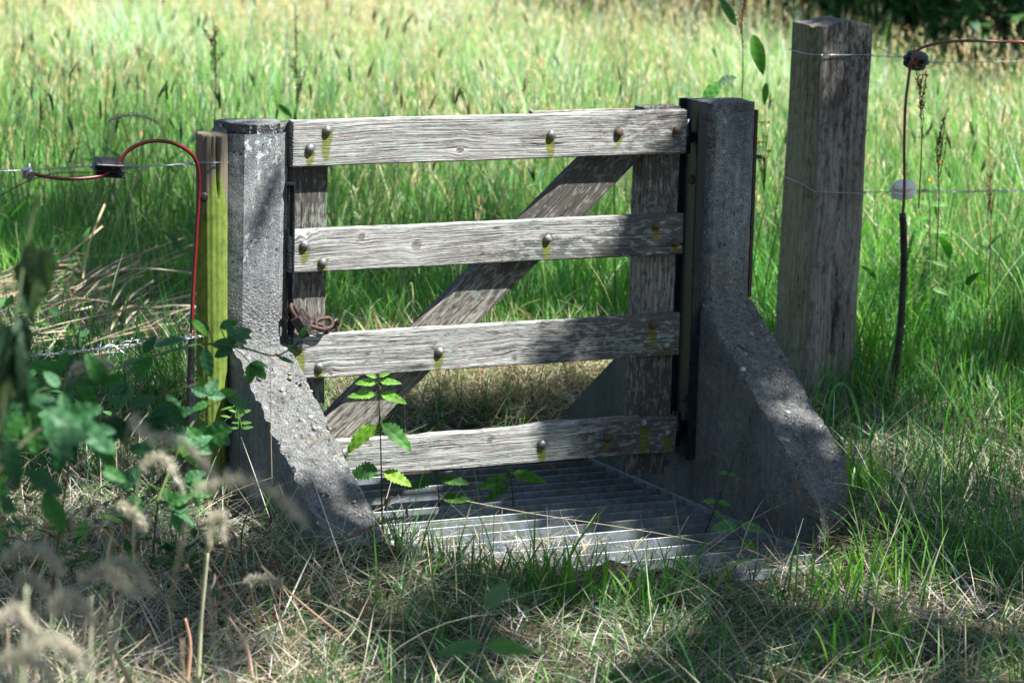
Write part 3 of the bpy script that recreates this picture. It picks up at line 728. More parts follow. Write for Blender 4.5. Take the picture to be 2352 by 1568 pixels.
coil(mm, a(395, 380), a(420, 378), .0032, 8, .0012); coil(mm, a(420, 378), a(452, 374), .0045, 3.5, .0012)
coil(mm, a(205, 382), a(219, 381), .004, 5, .0013); coil(mm, a(285, 384), a(305, 383), .0045, 5, .0016)
tag(mm.build('fence_wire', M_WIRE, None, True), 'thin steel wire tied round the mossy round post and running left through a black insulator', 'wire')
# strain insulator: fins and core
ins = empty('finned_insulator', a(250, 385))
tag(ins, 'black plastic insulator with flat fins on the wire left of the mossy post', 'insulator')
c = a(251, 385, YW-.004); dirv = Vector((.995, 0, -.08)).normalized(); up2 = Vector((.05, -.5, .86)).normalized()
def obb(name, c, dims, X, Z, mat, parent, bev=.003):
    X = Vector(X).normalized(); Z = Vector(Z); Y = Z.cross(X).normalized(); Z = X.cross(Y)
    M = Matrix((X, Y, Z)).transposed().to_4x4(); return bevel_box(name, dims, mat, parent, tuple(c), M, bev)
for k, dz in enumerate((.0165, 0, -.0165)):
    obb('fin', np.array(c)+np.array(up2)*dz+np.array([.004*(k-1), 0, 0]), (.073, .034, .0055), dirv, up2, M_BPLAS, ins)
obb('core', c, (.05, .016, .034), dirv, up2, M_BPLAS, ins)
cl = empty('wire_clamp', a(62, 397)); tag(cl, 'small bright metal clamp joining the cable to the wire at the left edge', 'clamp')
c = a(63, 397, YW-.006); obb('plate', c, (.026, .014, .024), (1, 0, .1), (0, -.3, 1), M_WIRE, cl, .003)
obb('plate', c+np.array([.002, -.013, -.004]), (.02, .008, .018), (1, 0, .3), (0, -.3, 1), M_WIRE, cl, .003)
dome('bolt', tuple(c+np.array([0, -.018, .004])), .007, .006, M_WIRE, cl); V, F = tube([c+np.array([.004, .0, -.02]), c+np.array([.004, 0, .022])], .004, 8); child('bolt_shank', V, F, M_WIRE, cl)
ca = empty('red_electric_cable', a(440, 700))
tag(ca, 'dark red cable arching from the finned insulator and down beside the mossy round post', 'cable')
pts = [a(72, 397, YW-.014), a(100, 405, YW-.014), a(150, 411, YW-.014), a(200, 409, YW-.013), a(235, 403, YW-.012), a(258, 390, YW-.008)]
cable('lower_loop', pts, .0042, 10, (.012, .012, .016), (.16, .006, .008), ca, PI/2)
pts = [a(258, 388, YW-.01), a(273, 372, YW-.01), a(300, 342, YW-.01), a(345, 325, YW-.01), a(395, 328, YW-.01), a(438, 352, YW-.01), a(455, 385, YW-.01), a(457, 440, YW-.01), a(452, 520, YW-.005), a(446, 620, YW), a(442, 700, YW), a(440, 785, YW)]
cable('upper_loop', pts, .0047, 10, (.014, .014, .018), (.2, .008, .010), ca, PI/2)
V, F = wire([a(440, 775), a(438, 850), a(434, 950), a(430, 1060), a(428, 1120)], .0085, 12, 6); child('conduit', V, F, M_BPLAS, ca)
# lower barbed wire on the left
mm = Mix()
pl = [a(-20, 829), a(70, 818), a(200, 805, .1), a(250, 797, .1), a(330, 790, .12), a(420, 777), a(505, 769)]
sp = smooth_pts(pl, 14)
for s in range(2):
    t = np.arange(len(sp)); ph = t*1.1+s*PI; off = np.stack([0*t, np.cos(ph)*.003, np.sin(ph)*.003], 1); mm.add(*tube(sp+off, .0013, 5))
for i in (18, 34, 42, 50, 60, 72):
    for s in (-1, 1):
        e = sp[i]+np.array([s*.012, rng.uniform(-.01, .01), rng.uniform(.012, .022)*s]); mm.add(*tube(smooth_pts([sp[i]-(e-sp[i])*.5, sp[i]+np.array([.004, 0, 0]), e], 4), .0012, 5))
for k in range(7):
    i = 30+k*4; mm.add(*tube(smooth_pts([sp[i], sp[i]+rng.normal(0, .008, 3)+np.array([.02, 0, 0]), sp[i]+rng.normal(0, .012, 3)+np.array([.05, 0, .004])], 6), .0013, 5))
tag(mm.build('barbed_wire', M_WIRE, None, True), 'bright twisted barbed wire low on the left behind the bramble leaves', 'barbed wire')
# right-hand wires
YR = .88
pA, pB = at(1992, 129, 'y', .90), at(2075, 131, 'y', .86)
mm = Mix(); mm.add(*wire([pA, pB], .0014)); mm.add(*wire([at(2138, 144, 'y', .84), at(2240, 143, 'y', .8), at(2400, 140, 'y', .74), at(2900, 138, 'y', .35)], .0014))
mm.add(*wire([at(2017, 109, 'y', .84), at(2040, 119, 'y', .85), at(2078, 133, 'y', .855)], .0014, 6, 4)); mm.add(*wire([at(2130, 143, 'y', .83), at(2160, 147, 'y', .82), at(2182, 154, 'y', .81)], .0013, 6, 4))
zz = at(1920, 123, 'y', .9)[2]; mm.add(*tube(post_loop(lambda x, y: 1.047+.006*x), .0016, 6))
tag(mm.build('fence_wire', M_WIRE, None, True), 'upper steel wire looped round the tall square post and running right through a black insulator', 'wire')
mm = Mix(); mm.add(*wire([at(1984, 441, 'y', .9), at(2045, 441, 'y', .88)], .0016)); mm.add(*wire([at(2025, 449, 'y', .85), at(2045, 440, 'y', .86), at(2060, 441, 'y', .86)], .0016, 6, 4))
mm.add(*tube(post_loop(lambda x, y: .635-(.02 if x < -.05 else 0)*((x+.05)/-.05)*-1.6), .0018, 6))
tw = smooth_pts([at(2105, 438, 'y', .85), at(2150, 441, 'y', .84), at(2240, 440, 'y', .8), at(2400, 437, 'y', .74)], 22)
for s in range(2):
    t = np.arange(len(tw)); ph = t*1.3+s*PI; mm.add(*tube(tw+np.stack([0*t, np.cos(ph)*.0028, np.sin(ph)*.0028], 1), .0013, 5))
for i in (4, 7, 10, 24, 44): 
    for s in (-1, 1): mm.add(*tube([tw[i], tw[i]+np.array([s*.012, -.004, .008*s])], .0012, 5))
tag(mm.build('barbed_wire', M_WIRE, None, True), 'lower barbed wire from the tall square post through a white insulator to the right edge', 'barbed wire')
def egg(name, c, L, Hh, mat, tilt, label, yawv):
    """egg insulator: three lens-shaped fins round a core, with the two wire grooves between them"""
    root = empty(name, tuple(c)); tag(root, label, 'insulator', 'egg insulators on the wires right of the tall post')
    n = 28; R = Matrix.Rotation(yawv, 3, 'Z') @ Matrix.Rotation(tilt, 3, 'Y') @ Matrix.Rotation(.45, 3, 'X')
    def lens(a_, b_, h, dz, nm):
        V = []; F = []; rings = [(.25, -h*.5), (.8, -h*.48), (.97, -h*.25), (1, 0), (.97, h*.25), (.8, h*.48), (.25, h*.5)]
        for (rr, z) in rings:
            for j in range(n):
                q = 2*PI*j/n; p = R @ Vector((a_*rr*math.cos(q), b_*rr*math.sin(q), z+dz)); V.append(tuple(Vector(c)+p))
        for i in range(len(rings)-1):
            for j in range(n): F.append((i*n+j, i*n+(j+1) % n, (i+1)*n+(j+1) % n, (i+1)*n+j))
        for base, fl in ((0, 1), ((len(rings)-1)*n, 0)):
            for j in range(0, n//2-1):
                q = (base+j, base+j+1, base+n-2-j, base+n-1-j); F.append(q[::-1] if fl else q)
        child(nm, np.array(V), np.array(F), mat, root)
    lens(L*.42, L*.30, Hh*.36, Hh*.33, 'fin'); lens(L*.5, L*.36, Hh*.15, 0, 'fin'); lens(L*.44, L*.32, Hh*.42, -Hh*.36, 'fin'); lens(L*.28, L*.2, Hh*.8, 0, 'core')
egg('egg_insulator', at(2104, 138, 'y', .855), .082, .044, M_BPLAS, .15, 'black egg-shaped insulator on the upper wire right of the tall post', -.3)
egg('egg_insulator', at(2075, 435, 'y', .86), .084, .044, M_WPLAS, -.10, 'white egg-shaped insulator on the barbed wire right of the tall post', -.3)
cb = empty('brown_electric_cable', at(2080, 600, 'y', .82))
tag(cb, 'brown cable curving from the right edge past a black insulator down into a black pipe', 'cable')
yb = .805
cable('cable', [at(2750, 150, 'y', .5), at(2400, 102, 'y', .74), at(2300, 96, 'y', .76), at(2200, 95, 'y', .78), at(2140, 103, 'y', .8), at(2105, 118, 'y', yb), at(2094, 140, 'y', yb-.01), at(2089, 165, 'y', yb), at(2080, 240, 'y', yb), at(2077, 330, 'y', yb), at(2077, 440, 'y', yb), at(2073, 500, 'y', yb)], .0044, 8, (.12, .11, .12), (.13, .018, .022), cb, 0)
V, F = wire([at(2073, 490, 'y', yb), at(2076, 560, 'y', yb), at(2075, 640, 'y', yb), at(2069, 740, 'y', yb), at(2060, 820, 'y', yb), at(2050, 890, 'y', yb), at(2044, 930, 'y', yb)], [.0090]*49, 12, 8) if False else tube(smooth_pts([at(2073, 490, 'y', yb), at(2076, 560, 'y', yb), at(2075, 640, 'y', yb), at(2069, 740, 'y', yb), at(2060, 820, 'y', yb), at(2050, 890, 'y', yb), at(2042, 940, 'y', yb)], 8), .0108, 14)
child('pipe', V, F, M_BPLAS, cb)

# ------------------------------------------------------------ padlock and chain
pk = empty('padlock', at(690, 740, 'y', -.02))
tag(pk, 'dark rusty padlock hanging at the left end of the gate', 'padlock')
c = at(694, 743, 'y', -.018); tl = math.radians(32)
dn = Vector((math.sin(tl), -.05, -math.cos(tl))).normalized()
side = Vector((math.cos(tl)*.62, .72, math.sin(tl)*.62)); side = (side-dn*side.dot(dn)).normalized()
side = Vector((.60, -.55, .45)); side = (side-dn*side.dot(dn)).normalized()      # lit narrow flank looks towards the viewer's right
face = dn.cross(side)
Mx = Matrix((face, side, -dn)).transposed().to_4x4()
bevel_box('body', (.053, .024, .056), M_DRUST, pk, tuple(c), Mx, .002)
base = Vector(c)-dn*.026
sh = [base+face*.013, base+face*.013-dn*.014, base+face*.010-dn*.024, base-dn*.029, base-face*.010-dn*.024, base-face*.013-dn*.014, base-face*.013]
V, F = tube(smooth_pts([tuple(p) for p in sh], 6), .0052, 10); child('shackle', V, F, M_RUST, pk)
chn = empty('chain', at(735, 755, 'y', .0))
tag(chn, 'rusty chain lying on the third rail beside the padlock and passing round the gate stile', 'chain')
def ring(c, L, Wd, r, X, Z, mat=M_RUST):
    X = Vector(X).normalized(); Z = Vector(Z); Y = Z.cross(X).normalized(); pts = []
    for k in range(29):
        t = 2*PI*k/28; cx = math.cos(t); sx = math.sin(t)
        px = (L/2-Wd/2)*np.sign(cx)*min(1, abs(cx)*3)+Wd/2*cx; pts.append(tuple(Vector(c)+X*px+Y*(Wd/2*sx)))
    V, F = tube(pts, r, 9, False); child('link', V, F, mat, chn)
yc = .008
ring(at(676, 722, 'y', .012), .044, .026, .0052, (.9, .2, -.15), (0, -1, .2)); ring(at(700, 732, 'y', -.002), .046, .027, .0052, (.8, .2, -.62), (.3, -.8, .5))
ring(at(727, 748, 'y', -.003), .046, .027, .0055, (.9, 0, -.25), (.1, -.3, .9))
ring(at(744, 743, 'y', .004), .046, .027, .0055, (.95, .1, .1), (0, -.9, .35)); ring(at(763, 751, 'y', .018), .044, .027, .0052, (.75, .1, .65), (.5, -.7, -.3), M_DRUST)
ring(at(768, 746, 'y', .045), .042, .026, .005, (.2, .9, .1), (1, 0, .2), M_DRUST)

# ------------------------------------------------------------ leaves and plants
def leaf(mm, base, dirv, L, Wd, col, up=(0, 0, 1), droop=.6, fold=.35, teeth=11, tdepth=.18, ntw=0., shape=.38):
    """one serrated leaf: folded along its midrib, arching over"""
    d = Vector(dirv).normalized(); upv = Vector(up); s = d.cross(upv); s = s.normalized() if s.length > 1e-4 else Vector((1, 0, 0)); u = s.cross(d).normalized()
    if ntw: q = Matrix.Rotation(ntw, 3, d); s = q @ s; u = q @ u
    nT = teeth*4; pos = Vector(base); V = []; C = []; th = 0
    for i in range(nT+1):
        t = i/nT; wv = Wd*.5*(math.sin(PI*t**(shape*1.6+.1))**.9 if t < 1 else 0)
        x_ = (t-shape)/(1-shape); wv = Wd*.5*(math.sin(PI/2*(t/shape)**.7) if t < shape else max(0, 1-x_)**.8*(1+.45*x_))
        sw = (t*teeth) % 1; wv *= 1-tdepth*sw if t < .98 else .2
        th = -droop*t; dd = (d*math.cos(th)+u*math.sin(th)).normalized(); uu = (u*math.cos(th)-d*math.sin(th))
        for k, sgn in enumerate((-1, -.5, 0, .5, 1)):
            back = abs(sgn)*L*.012*(0)
            p = pos+s*(wv*sgn)+uu*(abs(sgn)*wv*fold+.04*Wd*math.sin(t*25)*(abs(sgn)-.3))
            V.append(tuple(p)); v = 1-.18*(k == 2)+.12*math.sin(t*30+k); C.append(tuple(min(1, c_*v) for c_ in col))
        pos = pos+dd*(L/nT)
    F = []
    for i in range(nT):
        for k in range(4): F.append((i*5+k, i*5+k+1, (i+1)*5+k+1, (i+1)*5+k))
    mm.add(V, F, C)
GL = (.11, .27, .025); GD = (.035, .115, .03); GB = (.05, .15, .06)
view = Vector(tuple(-AX_F))
def scr(dx, dy):        # a direction given in the photograph's plane (x right, y down) as a world direction
    return Vector(tuple(AX_R*dx-AX_U*dy))
def plant_mesh(name, parts, mat, parent, smooth=True): return parts.build(name, mat, parent, smooth)

def nettle(base_px, top_px, Y, leaves, label, stemc=(.05, .03, .03), r=.0022, grp=None):
    b, t_ = at(*base_px, 'y', Y), at(*top_px, 'y', Y); root = empty('nettle', tuple(b)); tag(root, label, 'nettle', grp)
    mid = (b+t_)/2+np.array([.002, 0, 0]); sp = smooth_pts([b, mid, t_], 10); V, F = tube(sp, np.linspace(r, r*.5, len(sp)), 7)
    m = Mix(); m.add(V, F, np.linspace(0, 1, len(V))[:, None]*np.array([[.03, .09, .0]])+np.array(stemc)); m.build('stem', M_LEAF, root, True)
    for (py, dx, dy, L, W_, col, dr, tww) in leaves:
        f = (py-base_px[1])/(top_px[1]-base_px[1]); p = b+(t_-b)*f; m = Mix()
        dv = scr(dx, dy)+view*.15; up_ = view*1.0+Vector((0, 0, .35))
        L *= 1.25; W_ *= 1.08; stp = Vector(tuple(p))+dv.normalized()*L*.1
        m.add(*tube([tuple(p), tuple(stp)], r*.5, 5), (.1, .2, .03)); leaf(m, stp, dv, L, W_, col, up_, dr, .2, 9, .34, tww, .34)
        m.build('leaf', M_LEAF, root)
    m = Mix()
    for k in range(26):
        f = rng.uniform(.72, 1.0); p = b+(t_-b)*f; e = p+rng.normal(0, .007, 3)+np.array([0, 0, -.006]); m.add(*tube([p, (p+e)/2+np.array([0, 0, .003]), e], .0009, 4), (.1, .17, .06))
    m.build('flower_tassels', M_LEAF, root); return root
nettle((878, 1215), (868, 862), -.33, [
    (1078, -1, .10, .058, .050, (.05, .15, .03), .5, .2), (1080, .9, .35, .062, .038, (.17, .30, .02), .4, -.3),
    (972, -.8, .55, .078, .046, (.12, .27, .02), .6, .3), (968, .75, .55, .078, .044, (.06, .19, .03), .5, -.2),
    (905, -1, .0, .056, .026, (.13, .3, .04), .4, .2), (903, 1, .25, .054, .028, (.12, .3, .025), .5, -.2),
    (880, -.9, -.1, .042, .022, (.14, .32, .04), .6, .2), (876, 1, .0, .042, .02, (.13, .3, .04), .4, -.2),
    (866, -.8, -.2, .022, .012, (.16, .33, .06), .3, 0), (864, .9, -.25, .022, .012, (.16, .33, .06), .3, 0)],
    'bright green stinging nettle standing in front of the lowest rail', (.035, .02, .025))
nettle((1180, 1165), (1168, 1070), .12, [(1090, -.9, .35, .07, .036, (.07, .2, .03), .3, .2), (1085, 1, .2, .075, .038, (.09, .25, .03), .3, -.3), (1110, -1, .6, .06, .03, (.06, .17, .03), .3, 0)],
    'young nettle in the middle of the steel grid behind the lowest rail')
nettle((1010, 1175), (1000, 1070), .18, [(1100, -1, .25, .065, .034, (.06, .17, .03), .3, .2), (1098, 1, .1, .065, .034, (.07, .2, .03), .3, -.3), (1140, 1, .1, .07, .034, (.08, .21, .025), .25, -.3)],
    'young nettle by the left end of the steel grid behind the lowest rail')
nettle((1612, 1240), (1722, 960), -.28, [(1152, -1, -.1, .028, .016, (.1, .28, .05), .4, .2), (1150, 1, .25, .028, .016, (.1, .3, .05), .4, -.2), (1085, -1, 0, .018, .012, (.1, .25, .05), .4, .1), (1088, 1, .1, .018, .012, (.1, .25, .05), .4, .1), (1172, .6, .5, .03, .016, (.08, .22, .05), .4, .1)],
    'leggy nettle leaning right against the dark side of the right concrete foot', (.04, .035, .03))
nettle((1700, 1330), (1698, 1195), -.5, [(1205, -1, .1, .055, .04, (.09, .22, .07), .3, .2), (1203, 1, .25, .05, .03, (.09, .24, .06), .3, -.2), (1240, .9, .4, .04, .025, (.1, .24, .04), .4, 0)],
    'short nettle growing through the front right of the steel grid', (.12, .16, .05))

DG = (.022, .09, .028); MG = (.035, .14, .025); YG = (.085, .24, .025)
def leafplant(name, stem, r, leaves, label, cat, scol, grp=None, mat=None, extra=15):
    root = empty(name, tuple(stem[0])); tag(root, label, cat, grp); sp = smooth_pts(stem, 10)
    m = Mix(); m.add(*tube(sp, np.linspace(r, r*.45, len(sp)), 7), scol); m.build('stem', mat or M_LEAF, root, True)
    for (px, py, dist, dx, dy, L, W_, col, dr, tww) in leaves:
        m = Mix(); p = far(px, py, dist); L, W_ = (L*.82, W_*.68) if name == 'bramble' else (L, W_); leaf(m, p, scr(dx, dy)+view*rng.uniform(-.1, .3), L, W_, col, view*.8+Vector((0, 0, .6)), dr, .18, 10, .18, tww, .42)
        j = np.argmin(np.linalg.norm(sp-p, axis=1)); m.add(*tube([sp[j], (sp[j]+p)/2+np.array([0, 0, .004]), p], .0013, 5), (.08, .17, .04)); m.build('leaf', M_LEAF, root)
    if name == 'bramble':
        for k in range(extra):
            i = int(rng.uniform(.03, .74)*(len(sp)-1)); p = sp[i]; a0 = rng.uniform(0, 2*PI); dv = scr(math.cos(a0), math.sin(a0)*.8+.25)+view*rng.uniform(-.2, .4); q = p+np.array(dv.normalized())*rng.uniform(.03, .06)
            m = Mix(); m.add(*tube([p, (p+q)/2+np.array([0, 0, .003]), q], .0012, 5), (.08, .17, .04)); cc = tuple(np.array([DG, MG, GB][rng.integers(3)])*rng.uniform(.8, 1.3))
            for aa, f_ in ((0, 1), (.95, .75), (-.95, .75)):
                L = rng.uniform(.045, .065)*f_; a1 = a0+aa; leaf(m, q, scr(math.cos(a1), math.sin(a1)*.8+.3)+view*rng.uniform(-.2, .3), L, L*.62, cc, view*.8+Vector((rng.uniform(-.4, .4), 0, .6)), .5, .25, 9, .2, rng.uniform(-.5, .5))
            m.build('leaf', M_LEAF, root)
    return root
# arching bramble canes on the left
DG_ = (.022, .09, .028); MG = (.035, .14, .025); YG = (.085, .24, .025)
leafplant('bramble', [far(-120, 900, 5.6), far(60, 905, 5.9), far(250, 850, 6.4), far(450, 792, 7.0), far(560, 800, 7.3), far(640, 815, 7.5), far(705, 762, 7.7)], .0035,
  [(505, 752, 7.2, .9, -.35, .05, .036, MG, .4, .2), (530, 775, 7.2, 1, -.1, .058, .032, GB, .4, -.2), (480, 760, 7.1, -.7, -.5, .06, .04, DG, .5, .1),
   (440, 735, 7.0, .8, .6, .06, .036, YG, .5, -.3), (470, 800, 7.0, .2, 1, .075, .045, DG, .5, .2), (420, 780, 6.9, -1, .1, .075, .045, GB, .4, .3),
   (640, 820, 7.5, .9, .3, .045, .018, GB, .3, .1), (690, 770, 7.7, .5, -.8, .035, .018, YG, .3, .1), (660, 800, 7.6, 1, .6, .03, .015, GB, .3, 0),
   (350, 820, 6.6, -.6, .7, .07, .045, MG, .4, 0), (330, 810, 6.6, .5, -.7, .05, .036, DG, .5, .3), (200, 850, 6.2, -1, -.6, .07, .05, DG, .4, .2), (190, 870, 6.2, .4, 1, .07, .045, MG, .5, .4),
   (100, 880, 6.0, -1, .3, .075, .05, DG, .5, .1), (60, 905, 5.9, .8, .7, .09, .05, GB, .5, .2), (135, 890, 5.9, -.6, -.8, .05, .036, GB, .5, .2)],
  'arching green bramble cane reaching right across the foot of the left concrete post', 'bramble', (.06, .13, .04))
leafplant('bramble', [far(-60, 1150, 4.9), far(60, 1010, 5.2), far(150, 960, 5.5), far(260, 955, 5.9), far(380, 905, 6.2), far(455, 880, 6.4)], .003,
  [(100, 940, 5.3, .9, .5, .10, .055, GB, .5, .1), (170, 960, 5.4, .9, .75, .10, .055, GB, .5, .1), (150, 990, 5.4, -.2, 1, .085, .05, DG, .4, .2), (60, 960, 5.1, -.5, .4, .06, .05, MG, .4, .2),
   (230, 1000, 5.8, .3, .9, .075, .05, MG, .5, .2), (300, 930, 6.0, .9, -.35, .06, .042, DG, .4, 0), (330, 960, 6.0, .8, .7, .07, .05, DG, .5, 0), (380, 920, 6.2, .6, .9, .07, .045, DG, .5, .4),
   (60, 1080, 5.0, .9, .5, .08, .05, DG, .4, 0), (100, 1130, 5.0, .5, .9, .085, .05, MG, .5, .1), (20, 1010, 5.0, .2, 1, .09, .05, DG, .5, .1), (230, 1075, 5.6, .9, .4, .06, .035, MG, .4, .1)],
  'dark green bramble shoot at the left edge below the barbed wire', 'bramble', (.09, .08, .05))
leafplant('bramble', [far(350, 1180, 6.6), far(420, 1010, 6.9), far(470, 940, 7.1), far(520, 915, 7.2)], .0028,
  [(500, 905, 7.2, .9, -.15, .05, .036, YG, .4, .2), (520, 915, 7.2, 1, .15, .055, .03, GB, .4, .2), (470, 900, 7.1, -.3, -1, .045, .03, YG, .4, .2), (480, 925, 7.0, -.9, .3, .05, .03, MG, .4, 0), (540, 925, 7.3, .6, .6, .04, .024, MG, .3, 0),
   (410, 1000, 6.8, .6, 1, .09, .045, YG, .5, .2), (430, 980, 6.8, .9, .9, .085, .04, MG, .5, .2)],
  'young bramble with pale toothed leaves at the foot of the mossy round post', 'bramble', (.1, .16, .05))
# wilted climber hanging at the left edge
def wilted():
    root = empty('wilted_weed', tuple(far(20, 1500, 4.9))); tag(root, 'tall wilted weed with hanging dark leaves at the left edge', 'weed')
    sp = smooth_pts([far(-40, 1500, 4.8), far(-10, 1100, 4.9), far(40, 700, 5.0), far(70, 520, 5.05), (far(90, 440, 5.05))], 8)
    m = Mix(); m.add(*tube(sp, .003, 6), (.06, .09, .03)); m.build('stem', M_LEAF, root, True)
    for k in range(34):
        px = rng.uniform(-40, 105); py = rng.uniform(540, 640) if k < 10 else rng.uniform(700, 860); L = rng.uniform(.05, .08)
        if k < 10: px = rng.uniform(55, 110)
        else: px = rng.uniform(-50, 60)
        m = Mix(); leaf(m, far(px, py, 5.0+rng.uniform(-.1, .1)), scr(rng.uniform(-.25, .25), 1)+view*rng.uniform(-.3, .3), L, .028, (.02, .055, .02) if rng.random() < .7 else (.05, .09, .03), view, .3, .6, 6, .05, rng.uniform(-1, 1)); m.build('leaf', M_LEAF, root)
wilted()

# ------------------------------------------------------------ vegetation
def LD(P): return (P[:, 0]-CAM[0])*_rt[0]+(P[:, 1]-CAM[1])*_rt[1], (P[:, 0]-CAM[0])*_fw[0]+(P[:, 1]-CAM[1])*_fw[1]
def pxof(P):
    L, D = LD(P); return 1176+FPX*L/D*math.cos(PITCH)
def sample(n, D0, D1, px0=-350, px1=2700, power=1.0, marg=0):
    """ground points inside the wedge the picture covers (and a margin), between two distances"""
    D = D0+(D1-D0)*rng.random(n)**power; D = np.sqrt(D0**2+(D1**2-D0**2)*rng.random(n)) if power == 1.0 else D
    px = rng.uniform(px0, px1, n); mk = rng.random(n) < marg; px = np.where(mk, np.where(rng.random(n) < .5, rng.uniform(px0-1950, px0, n), rng.uniform(px1, px1+2000, n)), px); L = (px-1176)/FPX*D*1.0
    x = CAM[0]+_rt[0]*L+_fw[0]*D; y = CAM[1]+_rt[1]*L+_fw[1]*D
    return np.stack([x, y, gz(x, y)], 1), px, D
def keep_out(P, m=.0):
    x, y = P[:, 0], P[:, 1]
    pit = (x > -.14-m) & (x < 1.165) & (y > grate_front(x)) & (y < .66)
    p1 = (x > -.18-m) & (x < .0) & (y > -.66-m) & (y < .74); p2 = (x > 1.14) & (x < 1.32+m) & (y > -.62-m) & (y < .78)
    pg = (x-gp_c[0])**2+(y-gp_c[1])**2 < .055**2; pt = (np.abs(x-tp_c[0]) < .11) & (np.abs(y-tp_c[1]) < .11)
    return ~(pit | p1 | p2 | pg | pt)
GREENS = [(.095, .235, .04), (.06, .18, .032), (.05, .145, .05), (.15, .28, .07), (.045, .135, .065)]
DRYC = [(.42, .33, .19), (.5, .44, .3), (.33, .25, .15), (.26, .17, .1), (.55, .52, .42)]
def interp(px, xs, ys): return np.interp(px, xs, ys)
def meadow_start(px): return interp(px, [-350, 300, 470, 700, 1450, 1800, 2000, 2700], [11.1, 11.0, 10.8, 10.6, 10.5, 10.2, 10.0, 9.8])

# tall meadow beyond the gate
def meadow():
    n = 300000
    P, px, D = sample(n, 9.6, 27, marg=.28); d0 = meadow_start(px)
    k = (D > d0+rng.normal(0, .12, n)) & (rng.random(n) < np.clip((28-D)/12, .35, 1)); P, px, D, d0 = P[k], px[k], D[k], d0[k]; n = len(P)
    ht = np.clip((D-d0)/1.6, 0, 1)**.7
    cl = np.array([noise.noise(Vector((x*1.3, y*1.3, 4))) for x, y in P[:, :2]]); cl2 = np.array([noise.noise(Vector((x*.5, y*.5, 14))) for x, y in P[:, :2]])
    H = (.16+.27*ht*rng.uniform(.5, 1.25, n))*np.clip(1+.75*cl+.5*cl2, .45, 1.8); W = rng.uniform(.0028, .0058, n)*(1+np.clip(D-12, 0, 12)*.05)
    az = rng.uniform(0, 2*PI, n); th = np.abs(rng.normal(.06, .14, n)); kp = rng.uniform(.1, 1.0, n)**1.3*1.3
    dryp = np.clip(.03+.04*(D-11.8)+.3*cl2+.2*cl, .02, .5)
    c = pick(GREENS, [3, 3, 1.2, 2.0+0, .8], n); dry = rng.random(n) < dryp; c[dry] = pick(DRYC[:3], [3, 2, 1], dry.sum())
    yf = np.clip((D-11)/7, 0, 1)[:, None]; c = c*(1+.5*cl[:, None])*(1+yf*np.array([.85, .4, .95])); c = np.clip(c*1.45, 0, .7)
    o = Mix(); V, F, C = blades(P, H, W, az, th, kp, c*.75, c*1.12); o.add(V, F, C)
    tag(o.build('meadow_grass', M_GRASS), 'tall sunlit green meadow grass beyond the gate', 'grass', kind='stuff')
    n = 30000; P, px, D = sample(n, 26, 70, -3500, 5600); c = pick(GREENS+DRYC[:2], [1]*7, n)*1.2; o = Mix()
    o.add(*blades(P, rng.uniform(.3, .6, n), rng.uniform(.02, .05, n), rng.uniform(0, 2*PI, n), np.abs(rng.normal(.06, .2, n)), rng.uniform(.1, .8, n), c*.8, c, K=2, prof=[1, .8, .1]))
    tag(o.build('far_meadow_grass', M_GRASS), 'coarse pale green grass at the far end of the meadow', 'grass', kind='stuff')
    # flowering stems with their panicles
    n = 37000; P, px, D = sample(n, 10.4, 27, marg=.2); d0 = meadow_start(px)+.25; cl = np.array([noise.noise(Vector((x*.9, y*.9, 24))) for x, y in P[:, :2]])
    k = (D > d0) & (rng.random(n) < np.clip(.08+(D-12.0)*.07+cl*.6, .03, .85)); P, px, D = P[k], px[k], D[k]; n = len(P)
    H = rng.uniform(.36, .68, n)*np.clip((D-9.4)/2.2, .5, 1); az = rng.uniform(0, 2*PI, n)
    c = pick([(.5, .4, .22), (.42, .33, .17), (.3, .36, .12), (.55, .47, .32)], [3, 2, 2, 2], n)
    o = Mix(); V, F, C, path = blades(P, H, np.full(n, .0022), az, np.abs(rng.normal(.05, .1, n)), rng.uniform(.1, .8, n), c*.8, c, ret=True); o.add(V, F, C)
    M = 10; tt = rng.uniform(.74, 1.0, (n, M)); seg = np.clip((tt*4).astype(int), 0, 3); fr = tt*4-seg
    i = np.arange(n)[:, None]; Q = path[i, seg]*(1-fr[..., None])+path[i, np.minimum(seg+1, 4)]*fr[..., None]
    Q = Q.reshape(-1, 3)+rng.normal(0, .004, (n*M, 3)); cc = np.repeat(pick([(.64, .54, .30), (.58, .43, .22), (.68, .63, .43), (.5, .5, .28)], [3, 2, 2, 2], n), M, 0)
    V, F, C = blades(Q, rng.uniform(.018, .042, n*M), np.full(n*M, .0048), np.repeat(az, M)+rng.normal(0, 1.2, n*M), np.abs(rng.normal(.2, .28, n*M)), rng.uniform(0, .8, n*M), cc*.9, cc, K=2, prof=[.4, 1, .15]); o.add(V, F, C)
    tag(o.build('meadow_seed_heads', M_DRY), 'straw-coloured flowering grass stems and seed heads standing in the meadow', 'grass', kind='stuff')
    n = 4200; P, px, D = sample(n, 10.6, 15); k = (D > meadow_start(px)+.2) & (rng.random(n) < np.where(px < 1500, .9, .5)); P = P[k]; n = len(P)
    c = pick([(.045, .11, .03), (.07, .13, .05), (.1, .12, .04)], [2, 2, 1], n); az = rng.uniform(0, 2*PI, n); o = Mix()
    o.add(*blades(P, rng.uniform(.35, .78, n), rng.uniform(.002, .0045, n), az, np.abs(rng.normal(.06, .15, n)), rng.uniform(0, .7, n), c, c, prof=[1, 1, .9, .7, .3]))
    tag(o.build('tall_grass_stems', M_GRASS), 'dark green bare grass stems standing taller than the meadow', 'grass', kind='stuff')
